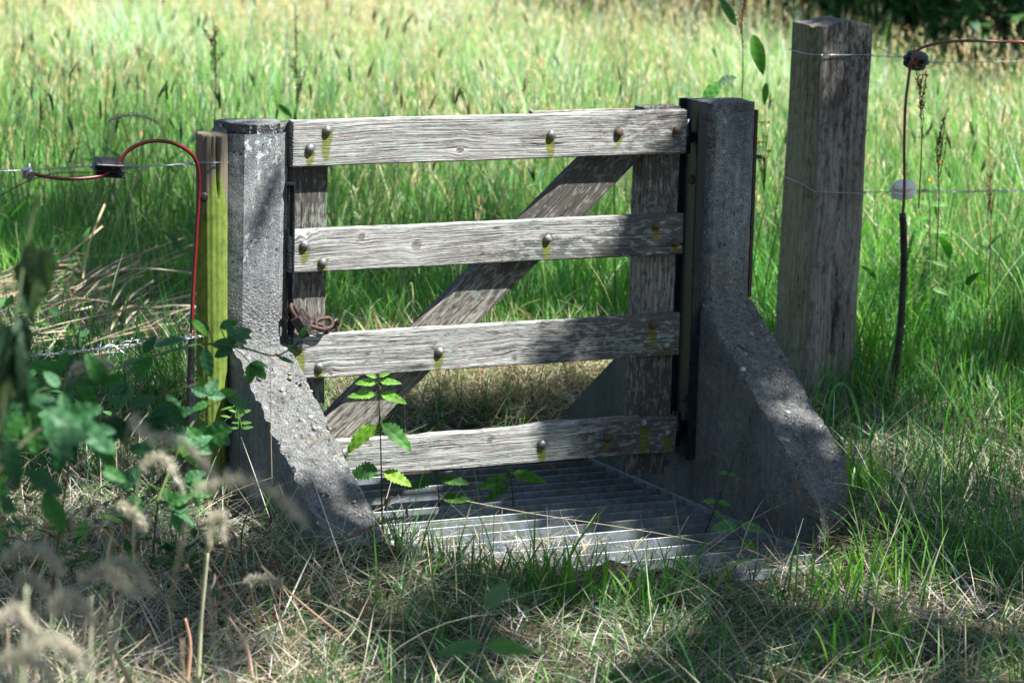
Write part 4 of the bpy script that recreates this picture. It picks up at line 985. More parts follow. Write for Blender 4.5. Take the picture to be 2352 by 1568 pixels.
    n = 9000; P, px, D = sample(n, 10.5, 22); k = (D > meadow_start(px)+.1); P, D = P[k], D[k]; n = len(P)
    c = pick([(.14, .3, .07), (.3, .38, .14), (.42, .4, .22), (.08, .2, .06)], [3, 3, 2, 2], n); o = Mix()
    o.add(*blades(P, rng.uniform(.4, .8, n), rng.uniform(.0025, .005, n), rng.uniform(0, 2*PI, n), np.abs(rng.normal(.15, .25, n)), rng.uniform(.8, 2.1, n), c*.9, c*1.1, K=7, prof=[.9, 1, 1, .9, .8, .6, .4, .1]))
    tag(o.build('arching_grass', M_GRASS), 'long arching grass stems bending over in the meadow', 'grass', kind='stuff')
    n = 1500; P, px, D = sample(n, 10.4, 17); cl = np.array([noise.noise(Vector((x*1.1, y*1.1, 44))) for x, y in P[:, :2]]); k = (D > meadow_start(px)) & (cl > .12); P = P[k]; n = len(P); P[:, 2] += rng.uniform(.05, .36, n)
    c = pick([(.05, .16, .03), (.08, .22, .04), (.06, .17, .08)], [2, 2, 1], n); o = Mix()
    o.add(*blades(P, rng.uniform(.07, .15, n), rng.uniform(.018, .038, n), rng.uniform(0, 2*PI, n), rng.uniform(.2, 1.3, n), rng.uniform(.2, 1.2, n), c, c*1.15, K=5, prof=[.2, .8, 1, .8, .45, .05]))
    tag(o.build('meadow_weeds', M_LEAF), 'broad dark green weed leaves growing in patches among the meadow grass', 'weeds', kind='stuff')
    # plain dark spikes (plantain, foxtail)
    n = 700; P, px, D = sample(n, 10.6, 20); k = (D > meadow_start(px)+.3) & (rng.random(n) < np.where(px < 1400, .7, .3)); P = P[k]; n = len(P)
    c = pick([(.07, .075, .04), (.06, .1, .04), (.1, .07, .05)], [2, 2, 1], n); az = rng.uniform(0, 2*PI, n); o = Mix()
    V, F, C, path = blades(P, rng.uniform(.4, .66, n), np.full(n, .0026), az, np.abs(rng.normal(.05, .1, n)), rng.uniform(0, .5, n), c, c, ret=True); o.add(V, F, C)
    tip = path[:, -1]
    for q in range(3):
        V, F, C = blades(tip, rng.uniform(.04, .075, n), np.full(n, .0085), az, rng.uniform(0, .5, n), rng.uniform(0, .5, n), c*.9, c*.7, K=3, tw=np.full(n, q*PI/3), prof=[.7, 1, .9, .3]); o.add(V, F, C)
    tag(o.build('plantain_spikes', M_DRY), 'dark narrow spikes of plantain and foxtail scattered in the meadow', 'grass', kind='stuff')
meadow()

# short and cut grass round the gate, behind it and in the foreground
def litter():
    # --- green blades
    n = 98000; P, px, D = sample(n, 4.6, 11.6, marg=.25); m = keep_out(P) & (D < meadow_start(px)+.3)
    cl = np.array([noise.noise(Vector((x*2.6, y*2.6, 7))) for x, y in P[:, :2]])
    left = np.clip((760-px)/500, 0, 1); behind = D > 8.75
    dens = np.where(behind, np.where((D < 10.1) & (px > 600), .22, .6), .46-.38*left)+cl*.6
    dens = np.where((px > 1750) & (D > 7.3), np.maximum(dens, .38), dens)
    m &= rng.random(n) < dens; P, px, D, cl = P[m], px[m], D[m], cl[m]; n = len(P)
    H = rng.uniform(.035, .12, n)*(1+.8*np.clip(cl, 0, 1)); H *= np.where((px > 1780) & (D > 7.6), 1.5, 1)
    tall = rng.random(n) < .15; H[tall] *= rng.uniform(1.4, 2.2, tall.sum())
    df = grate_front(P[:, 0])-P[:, 1]; nf = (df < .30) & (P[:, 0] > .02) & (P[:, 0] < 1.2) & (P[:, 1] < 0); H = np.where(nf, H*.5, H); q = ~(nf & (rng.random(n) < .45)); P, H = P[q], H[q]; n = len(P)
    Wd = rng.uniform(.0022, .0052, n); c = pick(GREENS, [2, 3, 1.5, 1, 1.6], n)
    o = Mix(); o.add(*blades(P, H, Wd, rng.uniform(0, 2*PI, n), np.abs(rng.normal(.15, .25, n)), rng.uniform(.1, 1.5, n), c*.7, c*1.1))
    tag(o.build('short_grass', M_GRASS), 'short green grass growing round the gateposts and in the foreground', 'grass', kind='stuff')
    # --- flat straw: dry stems lying in every direction
    n = 165000; P, px, D = sample(n, 4.5, 11.8, marg=.24); m = keep_out(P) & (D < meadow_start(px)+.4)
    left = np.clip((900-px)/700, 0, 1); cl = np.array([noise.noise(Vector((x*3.1, y*3.1, 17))) for x, y in P[:, :2]])
    m &= rng.random(n) < .60+.35*left+.5*cl; P, px, D = P[m], px[m], D[m]; n = len(P); left = left[m]
    az = rng.uniform(0, 2*PI, n); L = rng.uniform(.03, .16, n)*(1+.6*left); th = PI/2-np.abs(rng.normal(.05, .28, n)); kp = rng.uniform(-.5, .5, n)+.15
    P[:, 2] += rng.random(n)**2*(.045+.05*left); Wd = rng.uniform(.0012, .0032, n)
    c = pick([(.48, .40, .27), (.56, .50, .38), (.3, .24, .18), (.15, .11, .085), (.48, .49, .47), (.2, .25, .14)], [3, 3, 2.5, 2.5, 2.5, 2.5], n)
    o = Mix(); o.add(*blades(P, L, Wd, az, th, kp, c, c*1.05, prof=[.8, 1, .9, .8, .3]))
    tag(o.build('dry_straw', M_DRY), 'grey and tan cut straw lying over the ground in the foreground and beside the gate', 'straw', kind='stuff')
    # --- thin dry grass stalks still standing / leaning
    n = 5200; P, px, D = sample(n, 5.6, 9.6); m = keep_out(P) & (rng.random(n) < np.where(px < 1000, .9, .35)); P, px, D = P[m], px[m], D[m]; n = len(P)
    c = pick([(.45, .38, .25), (.35, .3, .2), (.25, .28, .14), (.52, .48, .38)], [3, 2, 2, 2], n)
    H = rng.uniform(.08, .26, n)*np.where(px > 1000, .75, 1.0)
    o = Mix(); V, F, C, path = blades(P, H, rng.uniform(.0012, .0024, n), rng.uniform(0, 2*PI, n), rng.uniform(.1, 1.25, n), rng.uniform(0, .9, n), c, c, ret=True); o.add(V, F, C)
    tag(o.build('dry_stalks', M_DRY), 'thin dry grass stalks leaning at all angles in the foreground', 'straw', kind='stuff')
    # --- dead leaves and crumpled weed on the left
    n = 700; P, px, D = sample(n, 5.6, 8.5, -200, 950); m = keep_out(P); P = P[m]; n = len(P); P[:, 2] += rng.uniform(0, .12, n)
    c = pick([(.08, .085, .05), (.13, .11, .075), (.22, .19, .14), (.06, .085, .04)], [3, 2, 1, 2], n); o = Mix()
    o.add(*blades(P, rng.uniform(.02, .05, n), rng.uniform(.006, .014, n), rng.uniform(0, 2*PI, n), rng.uniform(.3, 2.2, n), rng.uniform(-2.5, 2.5, n), c, c, K=4, prof=[.2, .9, 1, .7, .1]))
    tag(o.build('dead_leaves', M_DRY), 'dark crumpled dead leaves caught in the straw at the lower left', 'dead leaves', kind='stuff')
litter()

def tangle():
    # long cut stems and blades lying and leaning over the litter
    n = 3600; P, px, D = sample(n, 5.6, 9.4, -200, 2550); m = keep_out(P) & (D < 8.9) & (rng.random(n) < .85); df = grate_front(P[:, 0])-P[:, 1]; m &= ~((df < .38) & (P[:, 0] > -.02) & (P[:, 0] < 1.25) & (rng.random(n) < .85)); P, px = P[m], px[m]; n = len(P)
    c = pick([(.3, .36, .22), (.16, .27, .12), (.5, .45, .33), (.42, .34, .22), (.12, .22, .1), (.55, .53, .47)], [3, 3, 3, 2, 2, 2], n)
    P[:, 2] += rng.uniform(.0, .06, n); L = rng.uniform(.12, .38, n); th = rng.uniform(.55, 1.5, n); o = Mix()
    o.add(*blades(P, L, rng.uniform(.0018, .0038, n), rng.uniform(0, 2*PI, n), th, rng.uniform(.0, .9, n), c*.9, c*1.1, K=6, prof=[.8, 1, 1, .95, .8, .5, .1]))
    tag(o.build('cut_grass', M_DRY), 'long cut stems and pale green blades lying tangled over the foreground', 'cut grass', kind='stuff')
    n = 6000; P, px, D = sample(n, 9.55, 10.7, 700, 1500); m = keep_out(P); P = P[m]; n = len(P); P[:, 2] += rng.random(n)*.07
    c = pick([(.5, .42, .24), (.42, .32, .17), (.55, .52, .38), (.3, .2, .12), (.18, .3, .07)], [3, 2, 2, 2, 3], n); o = Mix()
    o.add(*blades(P, rng.uniform(.04, .15, n), rng.uniform(.0016, .004, n), rng.uniform(0, 2*PI, n), PI/2-np.abs(rng.normal(.1, .5, n)), rng.uniform(-.2, .8, n), c*.9, c*1.1))
    tag(o.build('yellowed_grass', M_DRY), 'sunlit yellowed grass on the bank beyond the ditch, seen between the two lowest rails', 'grass', kind='stuff')
tangle()

def undergrowth():
    n = 9000; P, px, D = sample(n, 7.6, 10.0, -250, 560); cl = np.array([noise.noise(Vector((x*3, y*3, 77))) for x, y in P[:, :2]]); m = keep_out(P, .02) & (D > 8.0-.002*(px-250)*0) & (rng.random(n) < .55+cl); P, px, D, cl = P[m], px[m], D[m], cl[m]; n = len(P)
    H = rng.uniform(.08, .24, n)*np.clip((D-7.2)/1.5, .5, 1.3)*(1+.8*cl); c = pick([(.05, .16, .035), (.07, .21, .04), (.04, .12, .045), (.12, .26, .06), (.4, .34, .2)], [3, 3, 2, 2, 1.2], n)
    o = Mix(); o.add(*blades(P, H, rng.uniform(.0025, .006, n), rng.uniform(0, 2*PI, n), np.abs(rng.normal(.15, .25, n)), rng.uniform(.2, 1.5, n), c*.7, c*1.1))
    tag(o.build('rank_grass', M_GRASS), 'rank green grass behind the brambles and under the wires at the left', 'grass', kind='stuff')
    n = 5200; P, px, D = sample(n, 7.4, 9.9, -250, 500); cl = np.array([noise.noise(Vector((x*2.2, y*2.2, 97))) for x, y in P[:, :2]]); m = keep_out(P, .03) & (rng.random(n) < .42+cl*1.2-.0006*px); P, px, D = P[m], px[m], D[m]; n = len(P)
    P[:, 2] += rng.uniform(.02, .22, n)*np.clip(1.2-px/500, .3, 1.2); c = pick([(.03, .11, .03), (.05, .16, .035), (.025, .085, .03), (.09, .2, .04)], [3, 2, 2, 1], n)
    o = Mix(); o.add(*blades(P, rng.uniform(.03, .065, n), rng.uniform(.018, .036, n), rng.uniform(0, 2*PI, n), rng.uniform(.5, 1.9, n), rng.uniform(-.2, 1.0, n), c, c*1.1, K=5, prof=[.1, .75, 1, .85, .5, .04]))
    tag(o.build('leafy_undergrowth', M_LEAF), 'dark leafy undergrowth of bramble and nettle filling the left side below the wires', 'undergrowth', kind='stuff')
undergrowth()

# tufts of broad fresh blades
def tuft(name, px, py, n, H, W_, label, spread=.05, cols=None, lean=.25, grp='grass tufts', z=0.0, kap=.9):
    c0 = at(px, py, 'z', z); root = None; P = np.repeat(c0[None], n, 0)+np.stack([np.clip(rng.normal(0, spread, n), -1.3*spread, 1.3*spread), np.clip(rng.normal(0, spread, n), -1.3*spread, 1.3*spread), np.zeros(n)], 1)
    c = pick(cols or [(.1, .28, .025), (.07, .21, .03), (.14, .3, .04)], [1]*3, n, .15); o = Mix()
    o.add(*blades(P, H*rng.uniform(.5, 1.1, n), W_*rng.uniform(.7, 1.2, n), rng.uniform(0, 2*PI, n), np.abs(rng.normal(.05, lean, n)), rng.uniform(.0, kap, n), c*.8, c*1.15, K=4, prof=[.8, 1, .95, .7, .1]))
    tag(o.build(name, M_GRASS), label, 'grass tuft', grp)
tuft('grass_tuft', 1960, 1165, 46, .20, .0075, 'dense tuft of upright green blades against the end of the right concrete foot', .045)
tuft('grass_tuft', 1330, 1400, 30, .17, .0055, 'green tuft in front of the steel grid, just right of its middle', .04)
tuft('grass_tuft', 1250, 1370, 22, .16, .0055, 'green tuft beside a dark twig at the front edge of the steel grid', .03)
tuft('grass_tuft', 1470, 1400, 30, .15, .006, 'leaning green tuft at the front edge of the steel grid, below the dark bars', .05)
tuft('grass_tuft', 1560, 1375, 26, .16, .006, 'pale green tuft crossing the brightest bar of the steel grid', .05, None, .35)
tuft('grass_tuft', 1900, 1385, 34, .16, .0065, 'green tuft in front of the right corner of the steel grid', .05)
tuft('grass_tuft', 2010, 1350, 34, .15, .007, 'tuft of broad blades in front of the right concrete foot', .06)
tuft('grass_tuft', 1990, 1530, 40, .16, .0085, 'broad-bladed tuft at the bottom edge of the picture, right of centre', .07, None, .25)
tuft('grass_tuft', 2230, 1290, 36, .14, .0055, 'fresh tuft at the right edge behind the sunlit patch', .06)
tuft('grass_tuft', 2200, 1120, 26, .22, .0065, 'long arching grass clump at the right below the black pipe', .12, None, .5, kap=1.6)
tuft('grass_tuft', 2330, 1020, 30, .26, .0065, 'tall grass clump at the right edge beside the black pipe', .12, None, .4, kap=1.4)
tuft('grass_tuft', 2010, 900, 40, .36, .0085, 'upright bright grass clump between the tall square post and the black pipe', .07, [(.14, .33, .04), (.1, .28, .03), (.2, .36, .07)], .12, kap=.8)
tuft('grass_tuft', 1835, 905, 12, .16, .006, 'small sprig of grass between the right concrete foot and the tall post', .03)
tuft('grass_tuft', 545, 1200, 22, .30, .006, 'long thin grass growing up the dark side of the left concrete foot', .05, None, .2, kap=1.0)
tuft('grass_tuft', 660, 1225, 12, .26, .0045, 'sparse tall blades in front of the left concrete foot', .03, None, .2)
tuft('grass_tuft', 600, 1090, 20, .14, .005, 'green tuft low between the mossy round post and the left concrete foot', .05)
tuft('grass_tuft', 1010, 840, 60, .16, .005, 'yellow-lit tuft on the bank seen under the third rail', .12, [(.2, .3, .06), (.14, .28, .04), (.3, .3, .12)], .3)
tuft('grass_tuft', 1270, 850, 60, .16, .005, 'lit grass on the bank beside the rear concrete foot, seen under the third rail', .12, [(.2, .3, .06), (.14, .28, .04), (.3, .3, .12)], .3)
# individually curved blades and stalks that read on their own
def single(pts, Y, r, col, name, label, cat, grp=None, mat=None, flat=0):
    P = smooth_pts([at(x, y, 'y', Y) for x, y in pts], 8); m = Mix()
    if flat:
        t = np.linspace(0, 1, len(P)); s = np.cross(np.gradient(P, axis=0), AX_F); s /= np.linalg.norm(s, axis=1)[:, None]; w_ = flat*np.sin(PI*np.clip(t*.9+.08, 0, 1))[:, None]**.6*.5
        V = np.stack([P-s*w_, P+AX_F*flat*.15, P+s*w_], 1).reshape(-1, 3); F = []
        for i in range(len(P)-1):
            for k in range(2): F.append((i*3+k, i*3+k+1, (i+1)*3+k+1, (i+1)*3+k))
        m.add(V, F, col)
    else: m.add(*tube(P, np.linspace(r, r*.5, len(P)), 6), col)
    tag(m.build(name, mat or M_DRY, None, True), label, cat, grp)
single([(1905, 1240), (1895, 1050), (1910, 905), (1945, 885), (1975, 960), (1985, 1090)], .3, 0, (.06, .2, .06), 'grass_sprig', 'long green blade arching over in front of the tall square post', 'grass blade', 'single curved blades', M_GRASS, .007)
single([(1985, 1120), (2000, 1010), (2025, 975), (2090, 1040), (2200, 1120)], .2, 0, (.08, .24, .07), 'grass_sprig', 'long blade bent to the right beside the tall post', 'grass blade', 'single curved blades', M_GRASS, .008)
single([(1560, 1470), (1610, 1390), (1680, 1300), (1735, 1282)], -.95, 0, (.2, .33, .1), 'grass_sprig', 'broad pale blade leaning across the front of the steel grid', 'grass blade', 'single curved blades', M_GRASS, .010)
single([(1270, 1360), (1330, 1240), (1398, 1155)], -.8, 0, (.12, .26, .04), 'grass_sprig', 'blade leaning right over the middle of the steel grid', 'grass blade', 'single curved blades', M_GRASS, .006)
single([(1224, 1330), (1227, 1250), (1229, 1165)], -.75, 0, (.1, .3, .03), 'grass_sprig', 'straight upright blade in front of the steel grid, left of its middle', 'grass blade', 'single curved blades', M_GRASS, .005)
single([(1186, 1370), (1210, 1300), (1247, 1240)], -.75, .003, (.05, .03, .025), 'twig', 'dark short twig sticking up in front of the steel grid', 'twig', 'twigs', M_TWIG)
single([(750, 1262), (810, 1230), (880, 1198), (925, 1188)], -.7, .0035, (.2, .1, .06), 'twig', 'brown twig pointing right at the tip of the left concrete foot', 'twig', 'twigs', M_TWIG)
single([(1826, 1088), (1836, 1140), (1860, 1165), (1905, 1190)], -.62, .0025, (.4, .22, .16), 'twig', 'reddish curved twig before the nose of the right concrete foot', 'twig', 'twigs', M_TWIG)
single([(1070, 1150), (1230, 1180), (1500, 1222), (1700, 1262), (1850, 1275)], -.55, .0012, (.4, .36, .25), 'dry_stalk', 'very long thin dry stem lying across the steel grid', 'dry stem', 'dry stems')
single([(1260, 1065), (1310, 1100), (1345, 1135), (1350, 1150)], .05, .0022, (.06, .05, .06), 'dry_stalk', 'dark bent stem lying on the steel grid under the lowest rail', 'dry stem', 'dry stems', M_TWIG)
single([(625, 1110), (622, 960), (622, 760)], -.45, .0009, (.5, .42, .3), 'dry_stalk', 'hair-thin pale stem standing straight up before the left concrete foot', 'dry stem', 'dry stems')
single([(0, 450), (60, 418), (130, 398), (218, 396), (290, 397), (345, 432)], .12, .0018, (.13, .07, .05), 'bramble_twig', 'thin thorny brown twig crossing the wire at the left', 'twig', 'twigs', M_TWIG)
single([(95, 412), (150, 385), (190, 350), (217, 318)], .1, .0012, (.5, .42, .3), 'dry_stalk', 'pale dry stem slanting up over the wire left of the insulator', 'dry stem', 'dry stems')
single([(110, 416), (170, 378), (228, 367)], .1, .0012, (.5, .42, .3), 'dry_stalk', 'pale dry stem just over the wire, ending at the black insulator', 'dry stem', 'dry stems')
single([(235, 400), (290, 375), (292, 372)], .1, .0011, (.55, .45, .35), 'dry_stalk', 'short pale stem crossing the face of the black insulator', 'dry stem', 'dry stems')
single([(455, 1568), (463, 1420), (478, 1270)], -1.5, .005, (.45, .45, .3), 'dry_stalk', 'thick pale green stem upright at the bottom left', 'dry stem', 'dry stems')
single([(430, 1568), (437, 1480), (426, 1420)], -1.45, .005, (.5, .32, .22), 'dry_stalk', 'orange stub of a cut stem at the bottom left', 'dry stem', 'dry stems')
single([(580, 1560), (565, 1480), (527, 1418)], -1.4, .005, (.55, .42, .35), 'dry_stalk', 'split pale stem at the bottom, left of centre', 'dry stem', 'dry stems')
single([(596, 1440), (582, 1380), (570, 1320)], -1.2, .004, (.45, .3, .16), 'dry_stalk', 'orange upright stem above the split pale stem', 'dry stem', 'dry stems')
single([(300, 1568), (250, 1470), (225, 1430)], -1.9, .005, (.5, .44, .25), 'dry_stalk', 'long yellow stem rising from the bottom edge at the left', 'dry stem', 'dry stems')
single([(600, 1300), (700, 1390), (840, 1500), (930, 1568)], -1.15, .003, (.45, .3, .2), 'dry_stalk', 'long reddish stem slanting down to the bottom edge left of centre', 'dry stem', 'dry stems')
single([(530, 1568), (700, 1545), (870, 1530)], -1.3, .004, (.42, .3, .2), 'dry_stalk', 'long stem lying flat along the bottom edge', 'dry stem', 'dry stems')
single([(1130, 1420), (1180, 1455), (1320, 1530)], -1.1, .0018, (.5, .45, .3), 'dry_stalk', 'pale stem slanting right below the steel grid', 'dry stem', 'dry stems')
single([(1380, 1240), (1420, 1350)], -.8, .0012, (.45, .4, .28), 'dry_stalk', 'thin stem before the dark part of the steel grid', 'dry stem', 'dry stems')
single([(1500, 1320), (1545, 1250), (1582, 1185)], -.85, .0016, (.5, .4, .26), 'dry_stalk', 'straw-coloured stem leaning right over the grid', 'dry stem', 'dry stems')
# the heap of long cut stems on the left behind the wires
def heap():
    o = Mix(); n = 170
    for k in range(n):
        px = rng.uniform(-60, 430); py = rng.uniform(600, 800); Pc = at(px, py, 'z', .05+rng.random()**2*.18); L = rng.uniform(.25, .7); az = rng.normal(.5, .45)+(_ := 0); el = rng.uniform(-.02, .22)
        dv = np.array([math.cos(az)*math.cos(el), math.sin(az)*math.cos(el), math.sin(el)]); P = [Pc-dv*L/2, Pc+np.array([0, 0, rng.uniform(.0, .05)]), Pc+dv*L/2]
        P = [np.array([p[0], p[1], max(p[2], .01)]) for p in P]
        col = random.choice([(.46, .41, .29), (.38, .31, .21), (.28, .22, .16), (.52, .48, .38), (.2, .15, .11), (.32, .34, .2)])
        o.add(*tube(smooth_pts(P, 4), rng.uniform(.0016, .0042), 5), col)
    for pts in ([(70, 690), (130, 610), (235, 520)], [(60, 760), (160, 700), (290, 640), (440, 575)], [(40, 800), (200, 730), (420, 690)], [(120, 720), (200, 660), (320, 600)], [(190, 640), (205, 560), (240, 470)]):
        z = .06; P = [at(x, y, 'y', 2.2+(.25*i)) for i, (x, y) in enumerate(pts)]; o.add(*tube(smooth_pts(P, 6), .0035, 6), (.5, .4, .25))
    tag(o.build('cut_stems', M_DRY), 'loose heap of long dry cut weed stems behind the wires at the left', 'cut stems', kind='stuff')
heap()

# drooping woolly grass heads close to the camera
def grass_head(pts, dist, wid, label, stem_to, col=(.5, .48, .36), nsp=420):
    path = smooth_pts([far(x, y, dist) for x, y in pts], 12); root = empty('grass_plume', tuple(path[0])); tag(root, label, 'grass head', 'drooping grass heads in the left foreground')
    st = smooth_pts([far(*stem_to, dist+.1), far((stem_to[0]+pts[0][0])/2-8, (stem_to[1]+pts[0][1])/2, dist+.03), path[0]], 8); m = Mix(); m.add(*tube(np.concatenate([st, path[1:]]), .0011, 5), (.38, .36, .24)); m.build('stalk', M_DRY, root, True)
    t = rng.random(nsp); i = (t*(len(path)-1)).astype(int); P = path[i]+rng.normal(0, wid*.22, (nsp, 3))*np.sin(PI*np.clip(t, .1, .95))[:, None]; tan = np.gradient(path, axis=0)[i]; az = np.arctan2(tan[:, 1], tan[:, 0])+rng.normal(0, .7, nsp)
    th = PI/2-np.arctan2(tan[:, 2], np.hypot(tan[:, 0], tan[:, 1]))+rng.normal(0, .7, nsp)
    c = pick([col, tuple(v*.8 for v in col), (.62, .57, .48)], [2, 1, 1], nsp, .15); m = Mix(); m.add(*blades(P, rng.uniform(.007, .018, nsp), np.full(nsp, .0022), az, th, rng.normal(0, .3, nsp), c, c, K=2, prof=[.4, 1, .2])); m.build('panicle', M_DRY, root)
GH = [([(300, 960), (345, 1000), (410, 1012), (455, 1045), (492, 1092)], 4.6, .02, 'large cream grass head arching over in front of the bramble, highest of the blurred ones', (250, 1300)),
 ([(320, 1080), (352, 1052), (385, 1060), (420, 1130)], 5.4, .014, 'narrow pale grass head hooking over left of the concrete foot', (310, 1350)),
 ([(445, 1125), (520, 1105), (600, 1112), (660, 1150), (697, 1198)], 4.2, .024, 'long blurred greenish grass head arching right before the left concrete foot', (380, 1500)),
 ([(158, 852), (190, 842), (225, 832), (250, 838)], 6.0, .012, 'small fuzzy grass head among the bramble leaves at the left', (120, 1050)),
 ([(480, 1250), (490, 1195), (510, 1192), (512, 1235)], 5.0, .016, 'whitish nodding grass head left of the concrete foot tip', (465, 1450)),
 ([(0, 1290), (50, 1262), (110, 1270), (140, 1310)], 3.7, .024, 'cream blurred grass head at the left edge, upper one of the cluster', (-60, 1568)),
 ([(40, 1320), (80, 1330), (120, 1370), (150, 1400)], 3.6, .022, 'cream blurred grass head slanting down in the lower left cluster', (0, 1600)),
 ([(110, 1400), (150, 1370), (190, 1385), (215, 1420)], 3.5, .024, 'wide blurred grass head in the lower left corner cluster, rightmost', (60, 1650)),
 ([(-10, 1440), (30, 1400), (60, 1420), (85, 1470)], 3.3, .024, 'blurred grass head low at the left edge', (-80, 1650)),
 ([(60, 1500), (110, 1470), (160, 1485), (190, 1530)], 3.3, .026, 'large blurred grass head near the bottom left corner', (20, 1700)),
 ([(0, 1530), (40, 1500), (90, 1520), (120, 1560)], 3.2, .026, 'blurred grass head touching the bottom edge in the left corner', (-60, 1750)),
 ([(250, 1310), (280, 1290), (320, 1310), (345, 1350)], 4.6, .016, 'pale grass head bending right in the dry tangle', (210, 1540)),
 ([(268, 1160), (290, 1165), (315, 1185), (330, 1205)], 5.6, .012, 'short grey grass head above the dry tangle', (240, 1400)),
 ([(180, 1340), (230, 1310), (262, 1320), (300, 1345)], 4.4, .018, 'second pale grass head in the dry tangle', (150, 1560)),
 ([(560, 1336), (590, 1330), (620, 1332), (646, 1340)], 6.4, .009, 'short sharp grass head lying right at the foot of the dry tangle', (500, 1350)),
 ([(255, 1330), (275, 1338), (300, 1352), (318, 1365)], 6.2, .010, 'thin pointed grass head lying in the dry tangle', (180, 1330)),
 ([(245, 478), (300, 465), (335, 470), (362, 486)], 11.5, .018, 'pale nodding grass head against the meadow over the wire', (330, 700))]
GH[-1] = ([(248, 489-225+15), (290, 274-8), (330, 268), (365, 282)], 9.4, .012, GH[-1][3], (300, 560))
for (pts, dist, wid, lab, st) in GH: grass_head(pts, dist+(.9 if dist < 4 else 0), wid*.55, lab, st)

# dry brown weed skeletons in the left foreground
def dead_weed(px, py, Y, H, label, lean=.2, seed=0):
    rs = np.random.default_rng(seed); b = at(px, py, 'y', Y); root = empty('dead_weed', tuple(b)); tag(root, label, 'dead weed', 'withered weeds in the left foreground'); top = b+np.array([lean*H, rs.uniform(-.05, .05), H]); sp = smooth_pts([b, (b+top)/2+rs.normal(0, .01, 3), top], 8)
    m = Mix(); m.add(*tube(sp, np.linspace(.0026, .0012, len(sp)), 6), (.12, .07, .05)); m2 = Mix()
    for k in range(7):
        i = int(rs.uniform(.25, 1)*(len(sp)-1)); e = sp[i]+np.array([rs.uniform(-.1, .1), rs.uniform(-.08, .08), rs.uniform(-.02, .09)]); br = smooth_pts([sp[i], (sp[i]+e)/2+rs.normal(0, .006, 3), e], 4); m.add(*tube(br, .0011, 5), (.13, .08, .055))
        for q in range(2): leaf(m2, e+rs.normal(0, .008, 3), Vector((rs.normal(), rs.normal(), -1.2)), rs.uniform(.02, .04), .009, tuple(np.array([(.05, .06, .035), (.1, .085, .06), (.15, .13, .1)][rs.integers(3)])), (rs.normal(), -1, .3), rs.uniform(-1.5, 1.5), .7, 4, .05, rs.uniform(-1, 1))
    m.build('stem', M_DRY, root, True); m2.build('withered_leaves', M_DRY, root)
for k, (px, py, Y, H, ln, lab) in enumerate([(350, 1290, -.6, .25, .2, 'withered brown weed with curled leaves left of the concrete foot'), (420, 1240, -.5, .24, .05, 'withered dark weed nearest the left concrete foot'), (560, 1330, -.9, .16, .15, 'low withered weed in front of the left concrete foot'),
    (250, 1400, -1.3, .3, .15, 'withered weed standing in the middle of the dry tangle'), (120, 1350, -1.2, .34, .1, 'tall withered weed at the far left'), (60, 1500, -1.9, .3, .2, 'withered weed at the bottom left behind the blurred grass heads'), (650, 1400, -1.0, .12, -.2, 'small withered weed in the straw left of the steel grid'), (470, 1450, -1.4, .2, .3, 'leaning withered weed near the bottom left of centre')]):
    dead_weed(px, py, Y, H, lab, ln, 40+k)
def stalks():
    for k in range(26):
        x = rng.uniform(-40, 620); dist = rng.uniform(4.3, 6.2); y1 = rng.uniform(1330, 1500); dx = rng.uniform(-60, 60); m = Mix()
        P = smooth_pts([far(x+dx, 1640, dist), far(x+dx*.4+rng.uniform(-10, 10), (1640+y1)/2, dist), far(x, y1, dist)], 6)
        m.add(*tube(P, rng.uniform(.001, .0024), 5), [(.5, .4, .28), (.5, .46, .34), (.34, .27, .2), (.4, .42, .28), (.42, .32, .22)][rng.integers(5)])
        tag(m.build('dry_stalk', M_DRY, None, True), 'thin dry stalk rising in the blurred tangle at the bottom left', 'dry stem', 'thin dry stalks of the blurred tangle')
stalks()
# blurred fresh nettle in the near foreground
leafplant('nettle', [far(1130, 1720, 5.0), far(1110, 1560, 5.0), far(1110, 1480, 5.0), far(1120, 1400, 5.0)], .0018,
  [(1105, 1480, 5.0, -1, .15, .07, .03, (.07, .17, .05), .3, .1), (1115, 1480, 5.0, 1, .1, .075, .028, (.08, .2, .04), .3, .1), (1115, 1395, 5.0, .5, -.6, .05, .03, (.08, .17, .07), .3, .1), (1110, 1560, 4.9, .6, .5, .06, .035, (.08, .15, .07), .3, .1)],
  'out-of-focus nettle in the near foreground at the bottom centre', 'nettle', (.08, .12, .06))

